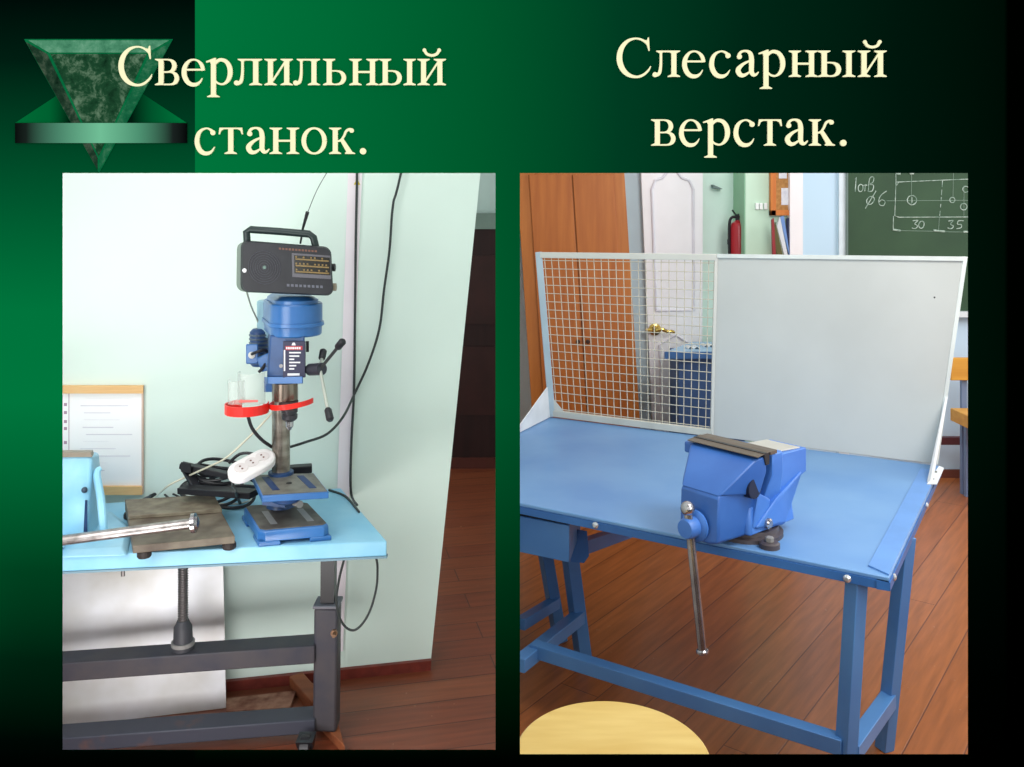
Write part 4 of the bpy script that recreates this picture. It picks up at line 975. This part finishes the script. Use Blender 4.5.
fr_ = lg
MB().bar(sc_pt(0,.982), sc_pt(SM,.982), .022, .028).build('top_rail', fr_, scr, bevel=.002)
MB().bar(sc_pt(0,.02), sc_pt(SM,.02), .022, .03).build('bottom_rail', mat('bottom_rail_grey', (206,206,196), .45), scr, bevel=.002)
MB().bar(sc_pt(0.004,0), sc_pt(0.004,1), .032, .03, up=(0,1,0)).build('side_post', mat('post_grey', (176,196,206), .45), scr, bevel=.002)
MB().bar(sc_pt(SM-.003,0,.002), sc_pt(SM-.003,1,.002), .014, .014, up=(0,1,0)).build('side_post', fr_, scr, bevel=.002)
wm = MB()
for i in range(1,24): wm.tube([sc_pt(SM*i/24,.02), sc_pt(SM*i/24,.98)], .0019, 6)
for i in range(1,20): wm.tube([sc_pt(0,i/20,.004), sc_pt(SM,i/20,.004)], .0019, 6)
wm.build('wire_mesh', mat('wire_enamel', (206,200,182), .45), scr)
MB().prism([sc_pt(.01,.03,.008), sc_pt(.045,.035,.008), sc_pt(.01,.115,.008)], (0,.006,0)).build('corner_plate', fr_, scr)
MB().prism([sc_pt(0,.19), sc_pt(0,0), Vector((XM+.014, sc_pt(0,0).y-.33, TZ+.004)), Vector((XM+.014, sc_pt(0,0).y-.33, TZ+.03))], (.006,.003,0)).build('side_gusset', mat('white_gusset', (224,228,230), .5), scr)
MB().prism([sc_pt(1.004,.33), sc_pt(1.0,0), PZ(930,482,TZ+.007), PZ(921.5,482,TZ+.007)+Vector((.02,0,.0))], (.01,.0,.0)).build('side_gusset', mat('white_gusset',(0,0,0)), scr)
q = [PZ(927,484,TZ+.0075), PZ(937,484,TZ+.0075), PZ(944,468,TZ+.0075), PZ(939,466,TZ+.0075)]
ft_ = MB().slab(q, TZ+.0055, TZ+.0085).build('gusset_flange', mat('white_gusset',(0,0,0)), scr)
for (x, y) in ((935,472),(932,479)): MB().lathe(PZ(x,y,TZ+.0085), (0,0,1), [(0,.008),(.003,.008),(.004,.003)], 10).build('flange_bolt', mat('flange_bolt_grey', (110,112,104), .4), ft_)
MB().lathe(sc_pt(.955,.80,.0), (0,-1,0), [(0,.004),(.002,.003)], 10).build('rivet', mat('rivet_dark', (70,70,76), .5), scr)

# ---- blue vice ---------------------------------------------------------------
vc = Vector((P(746.5,0,2.80).x, 2.80, TZ))
v2 = thing('bench_vice', 'bright blue bench vice with long steel handle bolted on the blue workbench', 'vice', vc)
ang = math.radians(-50)
U = Vector((math.cos(ang), math.sin(ang), 0)); V = Vector((math.sin(ang), -math.cos(ang), 0))   # U along jaws, V toward the front
def LV(u, v, w): return vc+U*u*1.24+V*(v+.002)*1.16+Vector((0,0,w*1.02))
vb1 = mat('vice_blue', (58,108,184), .38, rgb2=(46,94,170), scale=6, spec=.5)
vb2 = mat('vice_blue_light', (74,128,208), .4, rgb2=(60,114,196), scale=6, spec=.5)
vdk = mat('vice_dark_base', (66,60,66), .5, rgb2=(90,80,78), scale=14)
MB().lathe(LV(0,0,.0), (0,0,1), [(0,.112),(.012,.112),(.016,.1),(.03,.096)], 32).build('swivel_base', vdk, v2, smooth_ang=.5)
for u, v in ((.1,.05),(-.09,.06),(-.02,-.11)):
    lu = MB().lathe(LV(u,v,0), (0,0,1), [(0,.03),(.014,.03),(.018,.024)], 16).build('base_lug', vdk, v2, smooth_ang=.5)
    MB().lathe(LV(u,v,.018), (0,0,1), [(0,.013),(.012,.013),(.014,.009)], 6).build('lug_bolt', mat('dusty_ring',(0,0,0)), lu)
def blk2(nm, pts, m, bev=.006, par=None): return MB().hull([LV(*p) for p in pts]).build(nm, m, par or v2, bevel=bev, seg=3)
# fixed body: pedestal, rising to rear jaw, anvil behind
fx = blk2('fixed_body', [(-.07,-.12,.03),(.07,-.12,.03),(-.07,.09,.03),(.07,.09,.03),(-.06,-.12,.1),(.06,-.12,.1),(-.06,.08,.11),(.06,.08,.11)], vb2, .012)
blk2('fixed_jaw', [(-.115,-.03,.20),(.088,-.03,.20),(-.115,.018,.20),(.088,.018,.20),(-.115,-.03,.262),(.088,-.03,.262),(-.115,.018,.262),(.088,.018,.262),(-.06,-.06,.1),(.06,-.06,.1),(-.06,.03,.1),(.06,.03,.1)], vb2, .006, fx)
blk2('anvil', [(-.05,-.19,.16),(.06,-.19,.16),(-.055,-.03,.13),(.065,-.03,.12),(-.05,-.19,.235),(.06,-.19,.235),(-.055,-.02,.245),(.07,-.02,.245)], vb2, .006, fx)
blk2('anvil_rib', [(.045,-.12,.03),(.075,-.06,.03),(.05,-.17,.17),(.065,-.16,.17),(.04,-.02,.12),(.078,-.02,.12),(.075,.07,.05),(.045,.07,.05)], vb2, .01, fx)
MB().lathe(LV(.072,.02,.055), U, [(0,.016),(.012,.016),(.016,.01)], 16).build('lock_bolt', chrome, fx)
blk2('top_jaw_plate', [(-.12,.0,.262),(.09,.0,.262),(-.12,.03,.262),(.09,.03,.262),(-.12,.0,.272),(.09,.0,.272),(-.12,.03,.272),(.09,.03,.272)], mat('brown_jaw_steel', (118,104,92), .4, .6), .001, fx)
blk2('anvil_face', [(-.045,-.165,.236),(.055,-.165,.236),(-.045,-.07,.243),(.055,-.07,.243),(-.045,-.165,.24),(.055,-.165,.24),(-.045,-.07,.247),(.055,-.07,.247)], mat('bare_bright_steel', (214,210,200), .4, .5), .001, fx)
# moving jaw
mv = blk2('moving_jaw', [(-.118,.042,.215),(.088,.042,.215),(-.118,.042,.262),(.088,.042,.262),(-.112,.085,.255),(.082,.085,.255),(-.112,.085,.215),(.082,.085,.215),
                          (-.062,.19,.165),(.05,.19,.165),(-.08,.06,.15),(.08,.06,.15)], vb1, .006)
blk2('jaw_nose', [(-.062,.19,.168),(.05,.19,.168),(-.062,.195,.03),(.05,.195,.03),(-.062,.05,.17),(.062,.05,.17),(-.062,.05,.03),(.055,.05,.025),(-.03,.205,.025),(.03,.205,.025)], vb1, .01, mv)
blk2('jaw_ear', [(-.137,.05,.22),(-.105,.05,.22),(-.137,.05,.258),(-.105,.05,.258),(-.137,.08,.225),(-.105,.08,.225),(-.137,.08,.258),(-.105,.08,.258)], vb1, .006, mv)
blk2('jaw_plate', [(-.122,.034,.236),(.09,.034,.236),(-.122,.05,.236),(.09,.05,.236),(-.122,.034,.272),(.09,.034,.272),(-.122,.058,.272),(.09,.058,.272)], mat('dark_jaw_steel', (60,56,58), .4, .6), .001, mv)
blk2('jaw_top_face', [(-.122,.03,.2722),(.09,.03,.2722),(-.122,.085,.2645),(.09,.085,.2645),(-.122,.03,.274),(.09,.03,.274),(-.122,.085,.267),(.09,.085,.267)], mat('brown_jaw_steel', (0,0,0)), .001, mv)
blk2('slide_bar', [(-.04,-.1,.06),(.05,-.1,.06),(-.04,.1,.06),(.05,.1,.06),(-.04,-.1,.12),(.05,-.1,.12),(-.04,.1,.12),(.05,.1,.12)], vb1, .004)
# dark round gap in the side casting
MB().lathe(LV(.060,.080,.172), U, [(0,.031),(.024,.031),(.0245,.027)], 24).build('side_recess', mat('recess_dark', (26,34,60), .6), mv)
blk2('side_web', [(.05,.03,.03),(.07,.03,.03),(.05,.0,.12),(.072,.0,.12),(.05,.075,.05),(.068,.075,.05),(.05,.05,.15),(.07,.05,.15)], vb2, .006, fx)
# screw head and handle
hb = LV(-.005,.205,.07)
MB().lathe(hb, V, [(0,.046),(.006,.046),(.012,.039),(.014,.031),(.045,.03),(.052,.026)], 28).build('screw_head', vb2, mv, smooth_ang=.5)
hc_ = hb+V*.032
top_h = hc_+Vector((-.004,0,.055)); bot_h = P(702.5,653,2.62)
hcx = P(696,520,(hc_).y)
MB().tube([top_h, bot_h], .0125, 16).build('handle_bar', mat('handle_steel', (178,170,168), .25, .85, rgb2=(140,130,130), scale=14), v2)
MB().ball(top_h+Vector((0,0,.002)), .0215, 18).build('handle_ball', chrome, v2, smooth_ang=1)
dn = (bot_h-top_h).normalized()
MB().lathe(bot_h-dn*.012, dn, [(0,.014),(.004,.018),(.01,.018),(.013,.014)], 16).build('handle_collar', chrome, v2)

# ---- round stool --------------------------------------------------------------
sz = .5
sD = (H-sz)*F/543; sx = P(612.5,0,sD).x; sr = .1075*sD
so = thing('stool', 'round pale yellow wooden stool in front of the blue workbench', 'stool', Vector((sx,sD,0)))
MB().lathe((sx,sD,sz-.022), (0,0,1), [(0,sr-.004),(.003,sr),(.019,sr),(.022,sr-.004)], 96).build('seat', wood('pale_birch', (226,196,120), (208,172,92), stretch=(1.5,9,1), rough=.32, scale=3), so, smooth_ang=.5)
for i in range(4):
    a = PI/4+PI/2*i
    MB().tube([(sx+.13*math.cos(a),sD+.13*math.sin(a),sz-.022),(sx+.19*math.cos(a),sD+.19*math.sin(a),0)], .013, 10).build('leg', mat('stool_leg_blue', (60,90,150), .4), so)
MB().lathe((sx,sD,.2), (0,0,1), [(0,.155),(.015,.163),(.03,.155),(.015,.147),(0,.155)], 40).build('foot_ring', mat('stool_leg_blue',(0,0,0)), so)

# ================================================================== CAMERA, LIGHT
cam = bpy.data.cameras.new('camera'); co = bpy.data.objects.new('camera', cam); COL.objects.link(co)
co.location = (0,0,H); co.rotation_euler = (PI/2,0,0)
cam.sensor_width = 36; cam.lens = F/1024*36; cam.shift_y = -(383.5-YH)/1024; cam.clip_start = .05
S.camera = co
w = bpy.data.worlds.new('world'); S.world = w; w.use_nodes = True
w.node_tree.nodes['Background'].inputs[0].default_value = (1,1,1,1); w.node_tree.nodes['Background'].inputs[1].default_value = 1.0
def area(name, loc, target, size, e, col=(1,1,1), sy=None):
    l = bpy.data.lights.new(name, 'AREA'); l.energy = e; l.size = size; l.color = col
    if sy: l.shape = 'RECTANGLE'; l.size_y = sy
    o = bpy.data.objects.new(name, l); COL.objects.link(o); o.location = loc
    o.rotation_euler = (Vector(target)-Vector(loc)).to_track_quat('-Z','Y').to_euler()
area('top_fill_left_room', (-.75,2.0,2.65), (-.8,3.1,.75), 1.1, 10, (1,.995,.985), .5)  # unseen overhead light added behind the display wall, no fitting modelled
area('side_fill_left_room', (-1.3,1.75,1.35), (-.8,3.2,1.0), .7, 14, (1,.995,.985), 1.0)  # added fill left of the opening, brightens wall and chart, out of view
area('low_fill_left_room', (-.9,1.9,.3), (-.7,3.1,.6), .8, 8, (1,.985,.98), .3)  # added low fill below the opening, lifts the space under the bench
area('top_fill_right_room', (1.6,1.95,2.7), (1.2,4.2,.8), .9, 36, (1,.985,.96))  # unseen overhead light added above the workbench room
area('side_fill_right_room', (1.35,1.75,1.35), (.5,4.8,1.0), .7, 10, (1,.99,.98), 1.1)  # extra fill hidden right of the opening, brightens the bench front
area('far_light_right_room', (3.5,4.2,2.2), (1.5,4.6,1.0), 1.2, 28, (.97,.985,1))  # unseen soft area light at the far right, no window is built
S.view_settings.view_transform = 'Standard'; S.view_settings.look = 'None'
S.view_settings.exposure = 0; S.view_settings.gamma = 1
